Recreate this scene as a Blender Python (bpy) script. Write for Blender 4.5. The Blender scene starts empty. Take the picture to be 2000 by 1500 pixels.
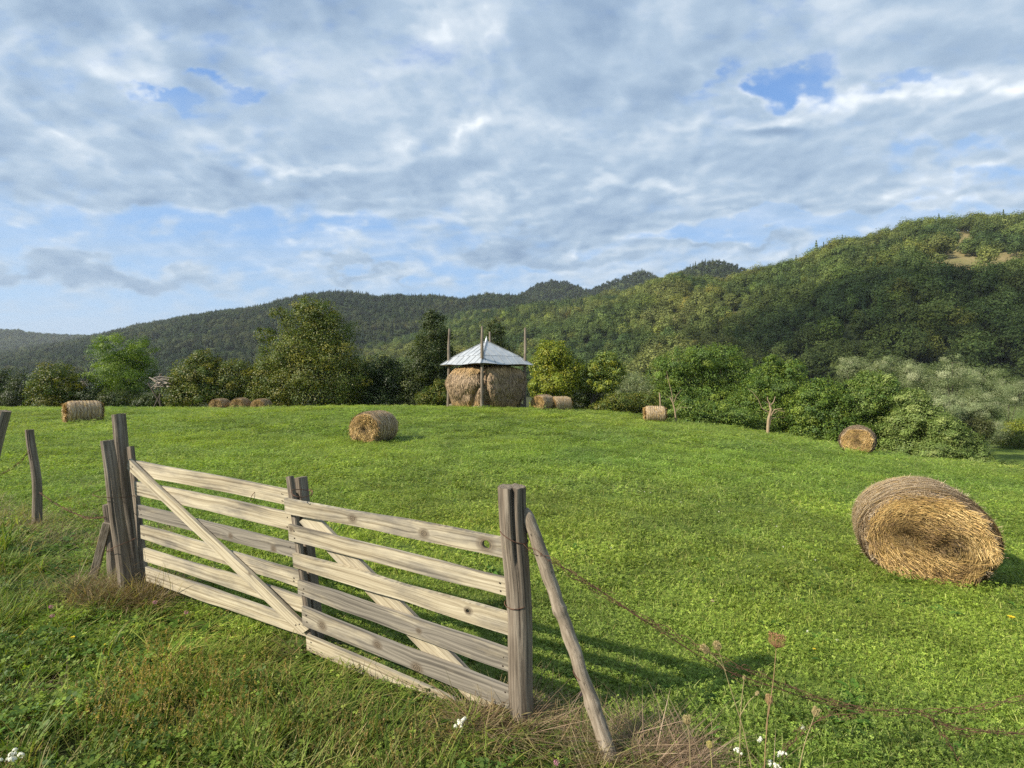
import bpy, math, random
import numpy as np
from mathutils import Vector
PI = math.pi
rng = np.random.default_rng(7)
C = bpy.context.scene.collection
CAMZ = 1.65

# ------------------------------------------------------------------ helpers
def P(px, py, Z):
    """point seen at (px, py) of the 2000x1500 photograph, Z metres ahead"""
    return np.array([(px - 1000) / 1000 * Z, Z, CAMZ - (py - 750) / 1000 * Z])

def norm(v):
    v = np.asarray(v, float)
    return v / np.maximum(np.linalg.norm(v, axis=-1, keepdims=True), 1e-9)

def hash2(i, j, s=0):
    h = (i.astype(np.int64) * 374761393 + j.astype(np.int64) * 668265263 + s * 982451653) & 0x7fffffff
    h = ((h ^ (h >> 13)) * 1274126177) & 0x7fffffff
    return ((h ^ (h >> 16)) & 0xffff) / 65535.0

def vnoise(x, y, s=0):
    x = np.asarray(x, float); y = np.asarray(y, float)
    i = np.floor(x); j = np.floor(y); fx = x - i; fy = y - j
    fx = fx * fx * (3 - 2 * fx); fy = fy * fy * (3 - 2 * fy)
    a = hash2(i, j, s); b = hash2(i + 1, j, s); c = hash2(i, j + 1, s); d = hash2(i + 1, j + 1, s)
    return (a * (1 - fx) + b * fx) * (1 - fy) + (c * (1 - fx) + d * fx) * fy

def fbm(x, y, s=0, o=4):
    t = 0; a = .5
    for k in range(o):
        t = t + a * vnoise(np.asarray(x) * 2 ** k, np.asarray(y) * 2 ** k, s + k * 17); a *= .5
    return t / (1 - .5 ** o)

def sstep(a, b, x):
    t = np.clip((np.asarray(x, float) - a) / (b - a), 0, 1)
    return t * t * (3 - 2 * t)

class MB:
    """collects verts / faces / per-vertex attributes of ONE mesh"""
    def __init__(s): s.v = []; s.f = []; s.n = 0; s.at = {}; s.m = []
    def add(s, v, f, mat=0, **at):
        v = np.asarray(v, float).reshape(-1, 3); f = np.asarray(f, np.int64)
        k = len(v)
        s.v.append(v); s.f.append(f + s.n); s.m.append(np.full(len(f), mat, np.int32))
        for key in set(list(s.at) + list(at)):
            if key not in s.at: s.at[key] = [None] * (len(s.v) - 1)
            a = at.get(key)
            if a is not None:
                a = np.asarray(a, float)
                if a.ndim == 0: a = np.full(k, float(a))
                elif a.ndim == 1 and len(a) == 3 and k != 3: a = np.tile(a, (k, 1))
            s.at[key].append(a)
        s.n += k
        return s
    def build(s, name, mats, parent=None, loc=None, smooth=True):
        v = np.concatenate(s.v)
        base = np.zeros(3)
        if parent is not None:
            q = parent
            while q is not None:
                base = base + np.array(q.location); q = q.parent
        elif loc is not None: base = np.array(loc, float)
        me = bpy.data.meshes.new(name)
        me.vertices.add(len(v)); me.vertices.foreach_set('co', (v - base).astype(np.float32).ravel())
        lens = np.concatenate([np.full(len(f), f.shape[1], np.int32) for f in s.f if len(f)])
        idx = np.concatenate([f.ravel() for f in s.f if len(f)]).astype(np.int32)
        me.loops.add(len(idx)); me.loops.foreach_set('vertex_index', idx)
        me.polygons.add(len(lens))
        me.polygons.foreach_set('loop_start', np.concatenate([[0], np.cumsum(lens)[:-1]]).astype(np.int32))
        me.polygons.foreach_set('material_index', np.concatenate(s.m).astype(np.int32))
        me.polygons.foreach_set('use_smooth', np.full(len(lens), smooth, bool))
        for key, L in s.at.items():
            dim = next((a.ndim for a in L if a is not None), 1)
            out = [(a if a is not None else (np.zeros(len(q)) if dim == 1 else np.zeros((len(q), 3)))) for a, q in zip(L, s.v)]
            arr = np.concatenate(out).astype(np.float32)
            at = me.attributes.new(key, 'FLOAT' if dim == 1 else 'FLOAT_VECTOR', 'POINT')
            at.data.foreach_set('value' if dim == 1 else 'vector', arr.ravel())
        me.update(calc_edges=True)
        for m in (mats if isinstance(mats, (list, tuple)) else [mats]): me.materials.append(m)
        o = bpy.data.objects.new(name, me); C.objects.link(o)
        if parent is not None: o.parent = parent
        elif loc is not None: o.location = loc
        return o

def tag(o, label=None, cat=None, group=None, kind=None):
    if label: o['label'] = label
    if cat: o['category'] = cat
    if group: o['group'] = group
    if kind: o['kind'] = kind
    return o

def empty(name, loc, label, cat, group=None):
    o = bpy.data.objects.new(name, None); C.objects.link(o); o.location = loc
    o.empty_display_size = .2
    return tag(o, label, cat, group)

def grid_faces(nu, nv, wrap_u=False):
    """verts indexed i*nv + j"""
    I = np.arange(nu if wrap_u else nu - 1); J = np.arange(nv - 1)
    i, j = np.meshgrid(I, J, indexing='ij'); i2 = (i + 1) % nu
    return np.stack([i * nv + j, i2 * nv + j, i2 * nv + j + 1, i * nv + j + 1], -1).reshape(-1, 4)

def tube(mb, pts, rad, n=8, mat=0, cap=True, wob=0., seed=0, **at):
    pts = np.asarray(pts, float); k = len(pts); rad = np.broadcast_to(np.asarray(rad, float), (k,))
    t = norm(np.gradient(pts, axis=0))
    ref = np.array([0, 0, 1.]) if abs(t[:, 2]).mean() < .8 else np.array([1., 0, 0])
    a = norm(np.cross(t, ref)); b = np.cross(t, a)
    th = np.linspace(0, 2 * PI, n, endpoint=False)
    L = np.concatenate([[0], np.cumsum(np.linalg.norm(np.diff(pts, axis=0), axis=1))])
    R = rad[None, :] * (1 + wob * (2 * fbm(np.cos(th)[:, None] * 1.7 + L[None] * 3, np.sin(th)[:, None] * 1.7 + L[None] * 9 + seed, seed) - 1))
    v = pts[None] + (np.cos(th)[:, None, None] * a[None] + np.sin(th)[:, None, None] * b[None]) * R[..., None]
    g = np.stack([np.broadcast_to(L[None], R.shape), th[:, None] * rad[None, :], np.full(R.shape, float(seed))], -1).reshape(-1, 3)
    vs = v.reshape(-1, 3); f = grid_faces(n, k, True)
    ex = dict(at)
    if 'grain' in ex: ex['grain'] = g
    mb.add(vs, f, mat, **ex)
    if cap:
        for e in (0, k - 1):
            ring = v[:, e]; c = pts[e]
            vv = np.concatenate([ring, [c]]); i = np.arange(n)
            ff = np.stack([i, (i + 1) % n, np.full(n, n)], -1)
            ex2 = dict(at)
            if 'grain' in ex2: ex2['grain'] = np.concatenate([(ring - c) @ np.array([[0, 1, 0], [1, 0, 0], [0, 0, 0]]) * .3, [[0, 0, seed]]])
            mb.add(vv, ff, mat, **ex2)

def box(mb, p0, p1, w, h, up=(0, 0, 1), mat=0, seed=0, bev=.004, **at):
    """bevelled beam from p0 to p1, w across, h along up"""
    p0 = np.asarray(p0, float); p1 = np.asarray(p1, float)
    t = norm(p1 - p0); s = norm(np.cross(t, up)); u = np.cross(s, t)
    L = np.linalg.norm(p1 - p0); k = max(2, int(L / .15) + 1)
    prof = np.array([(-w/2 + bev, -h/2), (w/2 - bev, -h/2), (w/2, -h/2 + bev), (w/2, h/2 - bev), (w/2 - bev, h/2), (-w/2 + bev, h/2), (-w/2, h/2 - bev), (-w/2, -h/2 + bev)])
    xs = np.linspace(0, L, k)
    v = p0 + xs[None, :, None] * t + prof[:, None, :1] * s + prof[:, None, 1:] * u
    g = np.stack([np.broadcast_to(xs[None], (8, k)), np.broadcast_to((prof[:, 0] + prof[:, 1])[:, None], (8, k)), np.full((8, k), float(seed))], -1).reshape(-1, 3)
    ex = dict(at)
    if 'grain' in ex: ex['grain'] = g
    mb.add(v.reshape(-1, 3), grid_faces(8, k, True), mat, **ex)
    for e in (0, k - 1):
        ex2 = dict(at)
        if 'grain' in ex2: ex2['grain'] = np.stack([prof[:, 0] * .2, prof[:, 1], np.full(8, float(seed))], -1)
        mb.add(v[:, e], [list(range(8))], mat, **ex2)

# ------------------------------------------------------------------ node helper
class NT:
    def __init__(s, tree): s.t = tree; s.t.nodes.clear()
    def new(s, typ, **kw):
        n = s.t.nodes.new(typ)
        for k, v in kw.items(): setattr(n, k, v)
        return n
    def put(s, sock, v):
        if isinstance(v, bpy.types.NodeSocket): s.t.links.new(v, sock)
        elif v is not None:
            if sock.type == 'RGBA' and len(v) == 3: v = (*v, 1)
            sock.default_value = v
    def m(s, op, a, b=None, c=None, clamp=False):
        n = s.new('ShaderNodeMath', operation=op, use_clamp=clamp)
        for i, x in enumerate((a, b, c)):
            if x is not None: s.put(n.inputs[i], x)
        return n.outputs[0]
    def vm(s, op, a, b=None, out=0):
        n = s.new('ShaderNodeVectorMath', operation=op)
        s.put(n.inputs[0], a)
        if b is not None: s.put(n.inputs[3 if op == 'SCALE' else 1], b)
        return n.outputs[out]
    def attr(s, name, inst=False, out='Fac'):
        n = s.new('ShaderNodeAttribute', attribute_name=name, attribute_type='INSTANCER' if inst else 'GEOMETRY')
        return n.outputs[out]
    def noise(s, vec, scale, detail=4, rough=.55, dist=0, color=False):
        n = s.new('ShaderNodeTexNoise')
        if vec is not None: s.put(n.inputs['Vector'], vec)
        s.put(n.inputs['Scale'], scale); s.put(n.inputs['Detail'], detail); s.put(n.inputs['Roughness'], rough); s.put(n.inputs['Distortion'], dist)
        return n.outputs['Color' if color else 'Fac']
    def rng(s, x, a, b, c=0, d=1, smooth=False):
        n = s.new('ShaderNodeMapRange', interpolation_type='SMOOTHSTEP' if smooth else 'LINEAR')
        for i, q in enumerate((x, a, b, c, d)): s.put(n.inputs[i], q)
        return n.outputs[0]
    def mix(s, f, a, b, blend='MIX'):
        n = s.new('ShaderNodeMix', data_type='RGBA', blend_type=blend)
        s.put(n.inputs['Factor'], f); s.put(n.inputs[6], a); s.put(n.inputs[7], b)
        return n.outputs[2]
    def ramp(s, f, stops):
        n = s.new('ShaderNodeValToRGB'); e = n.color_ramp.elements
        while len(e) < len(stops): e.new(.5)
        for q, (p, c) in zip(e, stops): q.position = p; q.color = (*c, 1)
        s.put(n.inputs[0], f); return n.outputs[0]
    def sep(s, v):
        n = s.new('ShaderNodeSeparateXYZ'); s.put(n.inputs[0], v); return n.outputs
    def comb(s, x, y, z):
        n = s.new('ShaderNodeCombineXYZ')
        for i, q in enumerate((x, y, z)): s.put(n.inputs[i], q)
        return n.outputs[0]
    def bump(s, h, strength=.5, dist=.01):
        n = s.new('ShaderNodeBump'); s.put(n.inputs['Height'], h); s.put(n.inputs['Strength'], strength); s.put(n.inputs['Distance'], dist)
        return n.outputs[0]
    def bsdf(s, color, rough=.8, normal=None, spec=.3, metal=0):
        n = s.new('ShaderNodeBsdfPrincipled')
        s.put(n.inputs['Base Color'], color); s.put(n.inputs['Roughness'], rough); s.put(n.inputs['Metallic'], metal)
        s.put(n.inputs['Specular IOR Level'], spec)
        if normal is not None: s.put(n.inputs['Normal'], normal)
        return n.outputs[0]
    def out(s, sh):
        o = s.new('ShaderNodeOutputMaterial'); s.t.links.new(sh, o.inputs[0])

def mat(name):
    m = bpy.data.materials.new(name); m.use_nodes = True
    return m, NT(m.node_tree)

def leaf_material(name, inst=False, trans=.35, rough=.5, spec=.3, posvar=0., wscale=.3):
    """foliage: colour = vertex 'tint' (x instance 'tint') with a little noise, plus light coming through"""
    m, n = mat(name)
    col = n.attr('tint', out='Color')
    if inst: col = n.mix(1, col, n.attr('tint', inst=True, out='Color'), 'MULTIPLY')
    if posvar:
        g = n.new('ShaderNodeNewGeometry').outputs['Position']
        f = n.noise(g, wscale, 3)
        col = n.mix(1, col, n.ramp(n.rng(f, .3, .7), [(0, (1 - posvar, 1 - posvar, 1 - posvar)), (1, (1 + posvar * .8, 1 + posvar, 1 + posvar * .5))]), 'MULTIPLY')
    a = n.bsdf(col, rough, spec=spec)
    t = n.new('ShaderNodeBsdfTranslucent')
    n.put(t.inputs[0], n.mix(1, col, (1.15, 1.2, .6), 'MULTIPLY'))
    mx = n.new('ShaderNodeMixShader'); mx.inputs[0].default_value = trans
    n.t.links.new(a, mx.inputs[1]); n.t.links.new(t.outputs[0], mx.inputs[2])
    n.out(mx.outputs[0]); return m

# ------------------------------------------------------------------ ground shape
CTRL = [(1010,1395,2.5),(600,1275,3.1),(330,1160,3.75),(240,1165,3.75),(68,1032,5.7),(0,1500,2.05),(500,1500,2.1),(1000,1500,2.13),(1500,1500,2.22),
 (2000,1500,2.3),(2500,1500,2.4),(-500,1500,2.05),(-400,1080,5),(1830,1130,5.2),(1500,1000,8),(1200,905,12.5),(1400,905,14),(1700,950,12),(2000,1000,9.3),(1300,1150,4.3),
 (1600,1300,3.3),(1900,1450,2.5),(730,866,16.5),(163,828,22),(1278,825,30),(1078,803,33),(1675,882,20.3),(470,803,38.5),(250,798.5,32),(0,798.5,32),(-500,798,32),
 (700,796,32),(900,797.5,32),(1040,799,32),(600,806,41),(200,806,41),(-300,806,41),(950,803,41),(700,806,24),(400,815,22),(900,812,24),(1100,822,24),
 (1200,807,33),(1300,822,31),(1400,834,29),(1500,848,26.5),(1600,866,23.5),(1680,884,22),(1760,893,21),(1850,903,20.3),(1950,912,19.6),(2000,917,19.2),(2200,940,18),(2600,985,16),
 (500,900,11),(300,950,8),(-200,870,14),(900,950,8.5),(700,1050,5.3),(1600,1000,8.5),(2500,1100,6.5),(0,0,0)]
CP = np.array([P(*c) for c in CTRL]); CP[-1] = (0, 0, 0.02)
def _tps(r): return np.where(r > 0, r * r * np.log(np.maximum(r, 1e-9)), 0)
def _fit():
    X = CP[:, :2]; n = len(X)
    K = _tps(np.linalg.norm(X[:, None] - X[None], axis=-1)) + np.eye(n) * 3.0
    Q = np.concatenate([np.ones((n, 1)), X], 1)
    A = np.block([[K, Q], [Q.T, np.zeros((3, 3))]])
    return np.linalg.solve(A, np.concatenate([CP[:, 2], np.zeros(3)]))
_W = _fit()
EDGE = np.array([P(*c)[:2] for c in [(1130,803,37),(1200,807,34),(1300,822,31.3),(1400,834,29.2),(1500,848,26.8),(1600,866,23.8),(1680,884,22.2),(1760,893,21.2),(1850,903,20.5),(1950,912,19.8),(2000,917,19.4),(2200,940,18.2),(2600,985,16.2)]])
EDGE = np.concatenate([[[3.5, 60.]], [[4.2, 44.]], EDGE, [[30., 12.]], [[36., 0.]]])
def edge_dist(x, y):
    """signed distance to the brow of the field, positive beyond it (right / far)"""
    p = np.stack([x, y], -1); best = np.full(x.shape, 1e9); sg = np.ones(x.shape)
    for a, b in zip(EDGE[:-1], EDGE[1:]):
        d = b - a; t = np.clip(((p - a) @ d) / (d @ d), 0, 1)
        q = p - (a + t[..., None] * d); r = np.linalg.norm(q, axis=-1)
        c = d[0] * (p[..., 1] - a[1]) - d[1] * (p[..., 0] - a[0])
        u = r < best - 1e-9; best = np.where(u, r, best); sg = np.where(u, np.sign(c), sg)
    return best * sg
def ground(x, y):
    x = np.asarray(x, float); y = np.asarray(y, float); sh = x.shape; x = x.ravel(); y = y.ravel()
    xc = np.clip(x, -32, 30); yc = np.clip(y, -3, 41)
    z = np.empty(len(x))
    for s in range(0, len(x), 20000):
        e = slice(s, s + 20000)
        r = np.hypot(xc[e, None] - CP[None, :, 0], yc[e, None] - CP[None, :, 1])
        z[e] = _tps(r) @ _W[:len(CP)] + _W[-3] + _W[-2] * xc[e] + _W[-1] * yc[e]
    z += .02 * (fbm(x * 1.3, y * 1.3, 5, 3) - .5) * sstep(60, 20, np.hypot(x, y))
    far = np.maximum(np.hypot(np.maximum(np.abs(x) - 32, 0), np.maximum(y - 43, 0)), np.maximum(-3 - y, 0))
    d = np.maximum(edge_dist(x, y), 0)
    drop = sstep(0, 4, d) * .35 * d
    z2 = np.maximum(z - drop, np.minimum(z, -6.6))
    z2 = z2 * (1 - sstep(5, 70, far)) + -6.6 * sstep(5, 70, far)
    return z2.reshape(sh)
def gz(x, y): return float(ground(np.array([x]), np.array([y]))[0])
# ------------------------------------------------------------------ cloud deck, worked out per direction of the sky
def clouds(az, el):
    """linear colour of cloud and how much of the blue it covers, for azimuth (0 = +Y, positive to +X) and elevation in radians"""
    Xd, Yd, Zd = np.sin(az) * np.cos(el), np.cos(az) * np.cos(el), np.maximum(np.sin(el), 0)
    fr = sstep(.10, .35, Yd); yy = np.maximum(Yd, .1); sx = 1000 + 1000 * Xd / yy; sy = 750 - 1000 * Zd / yy
    h = Zd + .15
    u, v = Xd / h, Yd / h
    w1 = fbm(u * 1.3 + 3, v * 1.3, 91, 4) - .5; w2 = fbm(u * 1.3, v * 1.3 + 7, 92, 4) - .5
    u2, v2 = u + .28 * w1, v + .28 * w2
    e1 = fbm(sx / 95, sy / 55, 93, 7) - .5; e2 = fbm(sx / 95 + 5, sy / 55 + 9, 94, 7) - .5
    def lay(L):
        o = np.zeros_like(sx)
        for a, b, rx, ry, rot, k in L:
            c, s = math.cos(rot), math.sin(rot); p = sx + 105 * e1 * 2 - a; q = sy + 62 * e2 * 2 - b
            o = o + k * np.exp(-(((p * c + q * s) / rx) ** 2 + ((-p * s + q * c) / ry) ** 2) ** 1.25)
        return o * fr
    def dens(a, b):
        big = fbm(a * 1.25, b * 1.25, 95, 7); puf = 1 - np.abs(2 * fbm(a * 3.6 + 4, b * 3.6, 96, 5) - 1)
        return .62 * big + .38 * (puf - .25)
    D = dens(u2, v2); Ds = dens(u2 - .055, v2 - .05)
    hole = lay([(1556,160,80,30,-.1,1.15), (1480,176,38,20,0,.8), (1398,140,28,24,.3,.55), (1375,178,24,14,0,.4), (1765,150,46,18,-.35,.5), (320,208,52,17,.2,.65), (262,190,28,11,.4,.4), (455,172,52,15,.15,.6), (395,155,34,9,0,.4),
                (860,110,120,48,-.4,.24), (960,150,90,60,0,.24), (710,150,50,24,0,.2), (1840,300,170,20,-.1,.40), (1720,290,50,22,0,.28), (1950,352,150,16,-.12,.42), (1890,395,160,12,-.05,.36), (1650,185,120,10,-.2,.2)])
    low = lay([(250,415,300,34,.03,.50), (420,440,330,30,.02,.5), (760,452,300,26,0,.55), (1330,462,260,24,0,.62), (1540,445,200,24,-.05,.6), (1800,415,260,22,-.06,.55), (1180,405,90,14,-.2,.3), (560,500,400,26,0,.35), (900,525,260,14,0,.3), (1250,520,200,10,0,.2), (60,470,250,30,0,.35)])
    thick = lay([(1140,420,120,34,-.28,.55), (960,478,95,18,0,.45), (170,540,250,20,.04,.42), (700,533,80,9,.05,.35), (240,25,330,44,0,.28), (560,15,240,40,0,.3), (1130,110,240,90,0,.30), (1080,505,190,16,0,.4), (1400,490,170,9,.04,.35), (1430,415,60,7,.05,.4), (450,372,380,22,0,.34), (900,345,300,30,0,.30), (1450,320,260,40,.1,.22), (1900,15,220,60,0,.2)])
    thr = .30
    near = sstep(.07, .26, Zd)                                   # structure melts away towards the horizon
    band = sstep(395, 500, sy + 70 * e1 - 75 * np.exp(-((sx - 1060) / 260) ** 2)) * fr
    T = -.20 * band * (1 - np.clip(thick * 2.4, 0, 1)) + .50 * (D - thr) + .125 + .25 * thick - .52 * hole * (1 + 1.2 * e2) - .42 * low - .10 * (1 - near) * (1 - np.clip(thick * 2, 0, 1))
    wisp = fbm(u * 1.0 + w1 * .6, v * 3.4, 97, 6)
    cov = sstep(-.24, .21, T + .40 * (fbm(sx / 46, sy / 24, 90, 7) - .5)) * .97
    cov = np.maximum(cov, sstep(.35, .68, wisp) * .62 * np.clip(low * 1.7 + band * .8, 0, 1) * sstep(1.0, .3, hole))
    cov = np.maximum(cov, .38 * sstep(1.3, .3, hole) * sstep(.38, .62, wisp))
    small = np.exp(-(((sx + 26 * e1 * 2 - 1512) / 58) ** 2 + ((sy + 16 * e2 * 2 - 256) / 10.5) ** 2) ** 1.6) * fr
    white = lay([(200,110,120,56,.2,.55), (270,170,70,30,0,.35), (900,40,66,50,0,.42), (505,322,48,20,.2,.75), (610,338,60,14,0,.6), (1010,240,160,26,-.08,.45), (880,275,120,30,-.25,.5), (1560,215,320,26,-.16,.75), (1900,165,180,38,-.2,.6), (1250,347,90,18,-.2,.65), (130,262,90,30,-.4,.5), (390,262,80,24,0,.45), (1690,40,110,44,0,.5), (1800,352,230,20,-.1,.45), (760,175,90,40,-.2,.35), (1310,15,90,30,0,.3), (960,375,120,14,-.05,.3), (1480,180,60,16,.1,.5), (560,150,60,40,0,.25), (1390,290,160,16,-.1,.3)])
    def puff(a, b): return 1 - np.abs(2 * fbm(a * 4.6 + 1, b * 4.6, 99, 6) - 1)
    lit = ((D - Ds) * 2.6 + (puff(u2, v2) - puff(u2 - .03, v2 - .03)) * 1.5) * (.25 + .75 * near)
    q3 = fbm(sx / 130 + .5 * w1, sy / 62, 89, 6); q3s = fbm(sx / 130 + .5 * w1 - .07, sy / 62 - .07, 89, 6)
    lit = lit + (q3 - q3s) * 1.5 * near * fr
    fine = (1 - np.abs(2 * q3 - 1) - .75) * .6 * near * fr + (puff(u2 * 1.0, v2) - .78) * near + (fbm(u2 * 9, v2 * 9, 98, 5) - .5) * .8 * near
    b = .525 + .215 * np.tanh(lit * 1.2) + .20 * fine + .45 * (D - .42) * near + .44 * white - .30 * np.clip(T - .12, 0, .5) + .12 * sstep(.2, .02, T) - .30 * thick - .06
    b = b * (1 - small) + .12 * small
    b = np.clip(b, 0, 1); cov = np.maximum(cov, small)
    st = np.array([0, .25, .5, .75, 1.]); cs = np.array([(.145, .212, .315), (.208, .285, .385), (.285, .365, .455), (.42, .48, .54), (.69, .715, .725)])
    rgb = np.stack([np.interp(b, st, cs[:, i]) for i in range(3)], -1)
    return rgb, np.clip(cov, 0, 1)
# ------------------------------------------------------------------ light, sky, camera
SUN_EL, SUN_AZ = math.radians(35), math.radians(25)          # shadows run to +X and a little away
SUN = np.array([-math.cos(SUN_EL) * math.cos(SUN_AZ), -math.cos(SUN_EL) * math.sin(SUN_AZ), math.sin(SUN_EL)])
sl = bpy.data.lights.new('sun', 'SUN'); sl.energy = 5.0; sl.angle = math.radians(.55); sl.color = (1, .915, .78)
so = bpy.data.objects.new('sun', sl); C.objects.link(so)
so.rotation_euler = Vector(-SUN).to_track_quat('-Z', 'Y').to_euler()

w = bpy.data.worlds.new('World'); bpy.context.scene.world = w; w.use_nodes = True
n = NT(w.node_tree)
SKY = .1
st = n.new('ShaderNodeTexSky', sky_type='NISHITA'); st.sun_disc = False
st.sun_elevation = SUN_EL; st.sun_rotation = math.atan2(SUN[0], SUN[1]); st.air_density = 1.0; st.dust_density = .6; st.ozone_density = 2.5
# the cloud deck: an environment computed above for every direction (alpha = how much blue it hides)
EW, EH = 4096, 2048
img = bpy.data.images.new('cloud_deck', EW, EH, alpha=True, float_buffer=True, is_data=True)
buf = np.zeros((EH, EW, 4), np.float32); buf[..., :3] = (.275, .34, .43); buf[..., 3] = 1
def sky_at(r0, r1, c0, c1, st):
    rows = np.arange(r0, r1, st); cols = np.arange(c0, c1, st)
    A, E = np.meshgrid((cols + .5) / EW * 2 * PI - PI, (rows + .5) / EH * PI - PI / 2)
    rgb, cv = clouds(A, E); q = np.concatenate([rgb, cv[..., None]], -1)
    buf[r0:r1, c0:c1] = np.repeat(np.repeat(q, st, 0), st, 1)[:r1 - r0, :c1 - c0]
sky_at(EH // 2, EH, 0, EW, 8)
sky_at(EH // 2, EH // 2 + 720, EW // 2 - 760, EW // 2 + 760, 1)
cov_ = buf[..., 3].copy(); buf[..., 3] = 1
img.pixels.foreach_set(buf.ravel()); img.update()
buf[..., :3] = cov_[..., None]; del cov_
img2 = bpy.data.images.new('cloud_cover', EW, EH, alpha=True, float_buffer=True, is_data=True); img2.pixels.foreach_set(buf.ravel()); img2.update(); del buf
d = n.vm('NORMALIZE', n.new('ShaderNodeTexCoord').outputs['Generated'])
Z = n.sep(d)[2]
mp = n.new('ShaderNodeMapping', vector_type='POINT'); mp.inputs['Rotation'].default_value = (0, 0, -PI / 2); n.put(mp.inputs[0], d)
ev = n.new('ShaderNodeTexEnvironment'); ev.image = img; ev.interpolation = 'Cubic'; n.put(ev.inputs[0], mp.outputs[0])
ec = n.new('ShaderNodeTexEnvironment'); ec.image = img2; n.put(ec.inputs[0], mp.outputs[0])
blue = n.ramp(n.rng(Z, 0, 1), [(0, (.30, .39, .515)), (.16, (.24, .375, .56)), (.35, (.165, .315, .57)), (.6, (.065, .17, .45)), (1, (.06, .14, .36))])
skyc = n.mix(.75, st.outputs[0], n.vm('SCALE', blue, 1 / SKY))
col = n.mix(n.sep(ec.outputs[0])[0], skyc, n.vm('SCALE', ev.outputs[0], 1 / SKY))
col = n.mix(n.rng(Z, 0, .16, .5, 0, True), col, n.vm('SCALE', (.27, .345, .45), 1 / SKY))
bg = n.new('ShaderNodeBackground'); n.put(bg.inputs[0], col); bg.inputs[1].default_value = SKY
wo = n.new('ShaderNodeOutputWorld'); n.t.links.new(bg.outputs[0], wo.inputs[0])

cam = bpy.data.cameras.new('camera'); cam.sensor_width = 36; cam.lens = 18; cam.clip_end = 9000; cam.clip_start = .05
co = bpy.data.objects.new('camera', cam); C.objects.link(co); co.location = (0, 0, CAMZ); co.rotation_euler = (PI / 2, 0, 0)
sc = bpy.context.scene; sc.camera = co
sc.view_settings.view_transform = 'Standard'; sc.view_settings.look = 'None'; sc.view_settings.exposure = .72; sc.view_settings.gamma = 1
sc.cycles.max_bounces = 6; sc.cycles.diffuse_bounces = 3; sc.cycles.transmission_bounces = 3; sc.cycles.transparent_max_bounces = 16
sc.cycles.use_denoising = False; sc.cycles.denoiser = 'OPENIMAGEDENOISE'; sc.cycles.denoising_input_passes = 'RGB_ALBEDO_NORMAL'; sc.cycles.denoising_prefilter = 'ACCURATE'; sc.cycles.use_adaptive_sampling = False; sc.cycles.adaptive_threshold = .008
sc.cycles.sample_clamp_indirect = 6

# ------------------------------------------------------------------ the ground
m_ground, n = mat('meadow_soil')
pos = n.new('ShaderNodeNewGeometry').outputs['Position']
big = n.noise(pos, .22, 4); fine = n.noise(pos, 9, 5, .7); mid = n.noise(pos, 1.4, 4)
g = n.ramp(n.m('ADD', n.m('MULTIPLY', fine, .6), n.m('MULTIPLY', mid, .4)), [(.3, (.05, .075, .014)), (.5, (.10, .145, .022)), (.7, (.15, .195, .035))])
g = n.mix(n.rng(big, .5, .68, 0, .3), g, (.13, .16, .04))
g = n.mix(n.attr('rough'), g, n.ramp(fine, [(.3, (.022, .022, .01)), (.55, (.05, .06, .02)), (.75, (.10, .085, .04))]))
n.out(n.bsdf(g, .9, n.bump(fine, .6, .04), .15))
k = 340
ax = np.sinh(np.linspace(-6.3, 6.3, k)) / math.sinh(6.3) * 2600
ay = np.concatenate([np.linspace(-60, -4, 15)[:-1], -4 + (np.expm1(np.linspace(0, 6.4, k)) / np.expm1(6.4)) * 2600])
gx, gy = np.meshgrid(ax, ay, indexing='ij')
gzv = ground(gx, gy)
LINE = np.array([P(-900, 985, 9.5)[:2], P(-250, 1010, 6.8)[:2], P(68, 1032, 5.7)[:2], P(225, 1130, 3.8)[:2], P(1015, 1395, 2.5)[:2], P(1215, 1490, 2.16)[:2], P(1420, 1500, 2.0)[:2], (1.5, -1.)])
def verge(x, y):
    """signed distance to the fence line, positive on the camera's (uncut) side"""
    p = np.stack([np.asarray(x, float), np.asarray(y, float)], -1); best = np.full(p.shape[:-1], 1e9); sg = np.ones(p.shape[:-1])
    for a, b in zip(LINE[:-1], LINE[1:]):
        d = b - a; t = np.clip(((p - a) @ d) / (d @ d), 0, 1)
        r = np.linalg.norm(p - (a + t[..., None] * d), axis=-1)
        c = d[0] * (p[..., 1] - a[1]) - d[1] * (p[..., 0] - a[0])
        u = r < best - 1e-9; best = np.where(u, r, best); sg = np.where(u, -np.sign(c), sg)
    return best * sg
mb = MB(); nv = len(ay)
mb.add(np.stack([gx, gy, gzv], -1).reshape(-1, 3), grid_faces(k, nv)[:, ::-1], rough=np.maximum(np.maximum(sstep(-.35, .1, verge(gx, gy)), sstep(40.5, 43, gy) * (1 - sstep(36, 44, gx))), sstep(.5, 3, edge_dist(gx, gy)) * (1 - sstep(36, 44, gx))).ravel())
o = mb.build('ground', m_ground); tag(o, 'mown green meadow falling away to the right', 'meadow', kind='structure')

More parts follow.
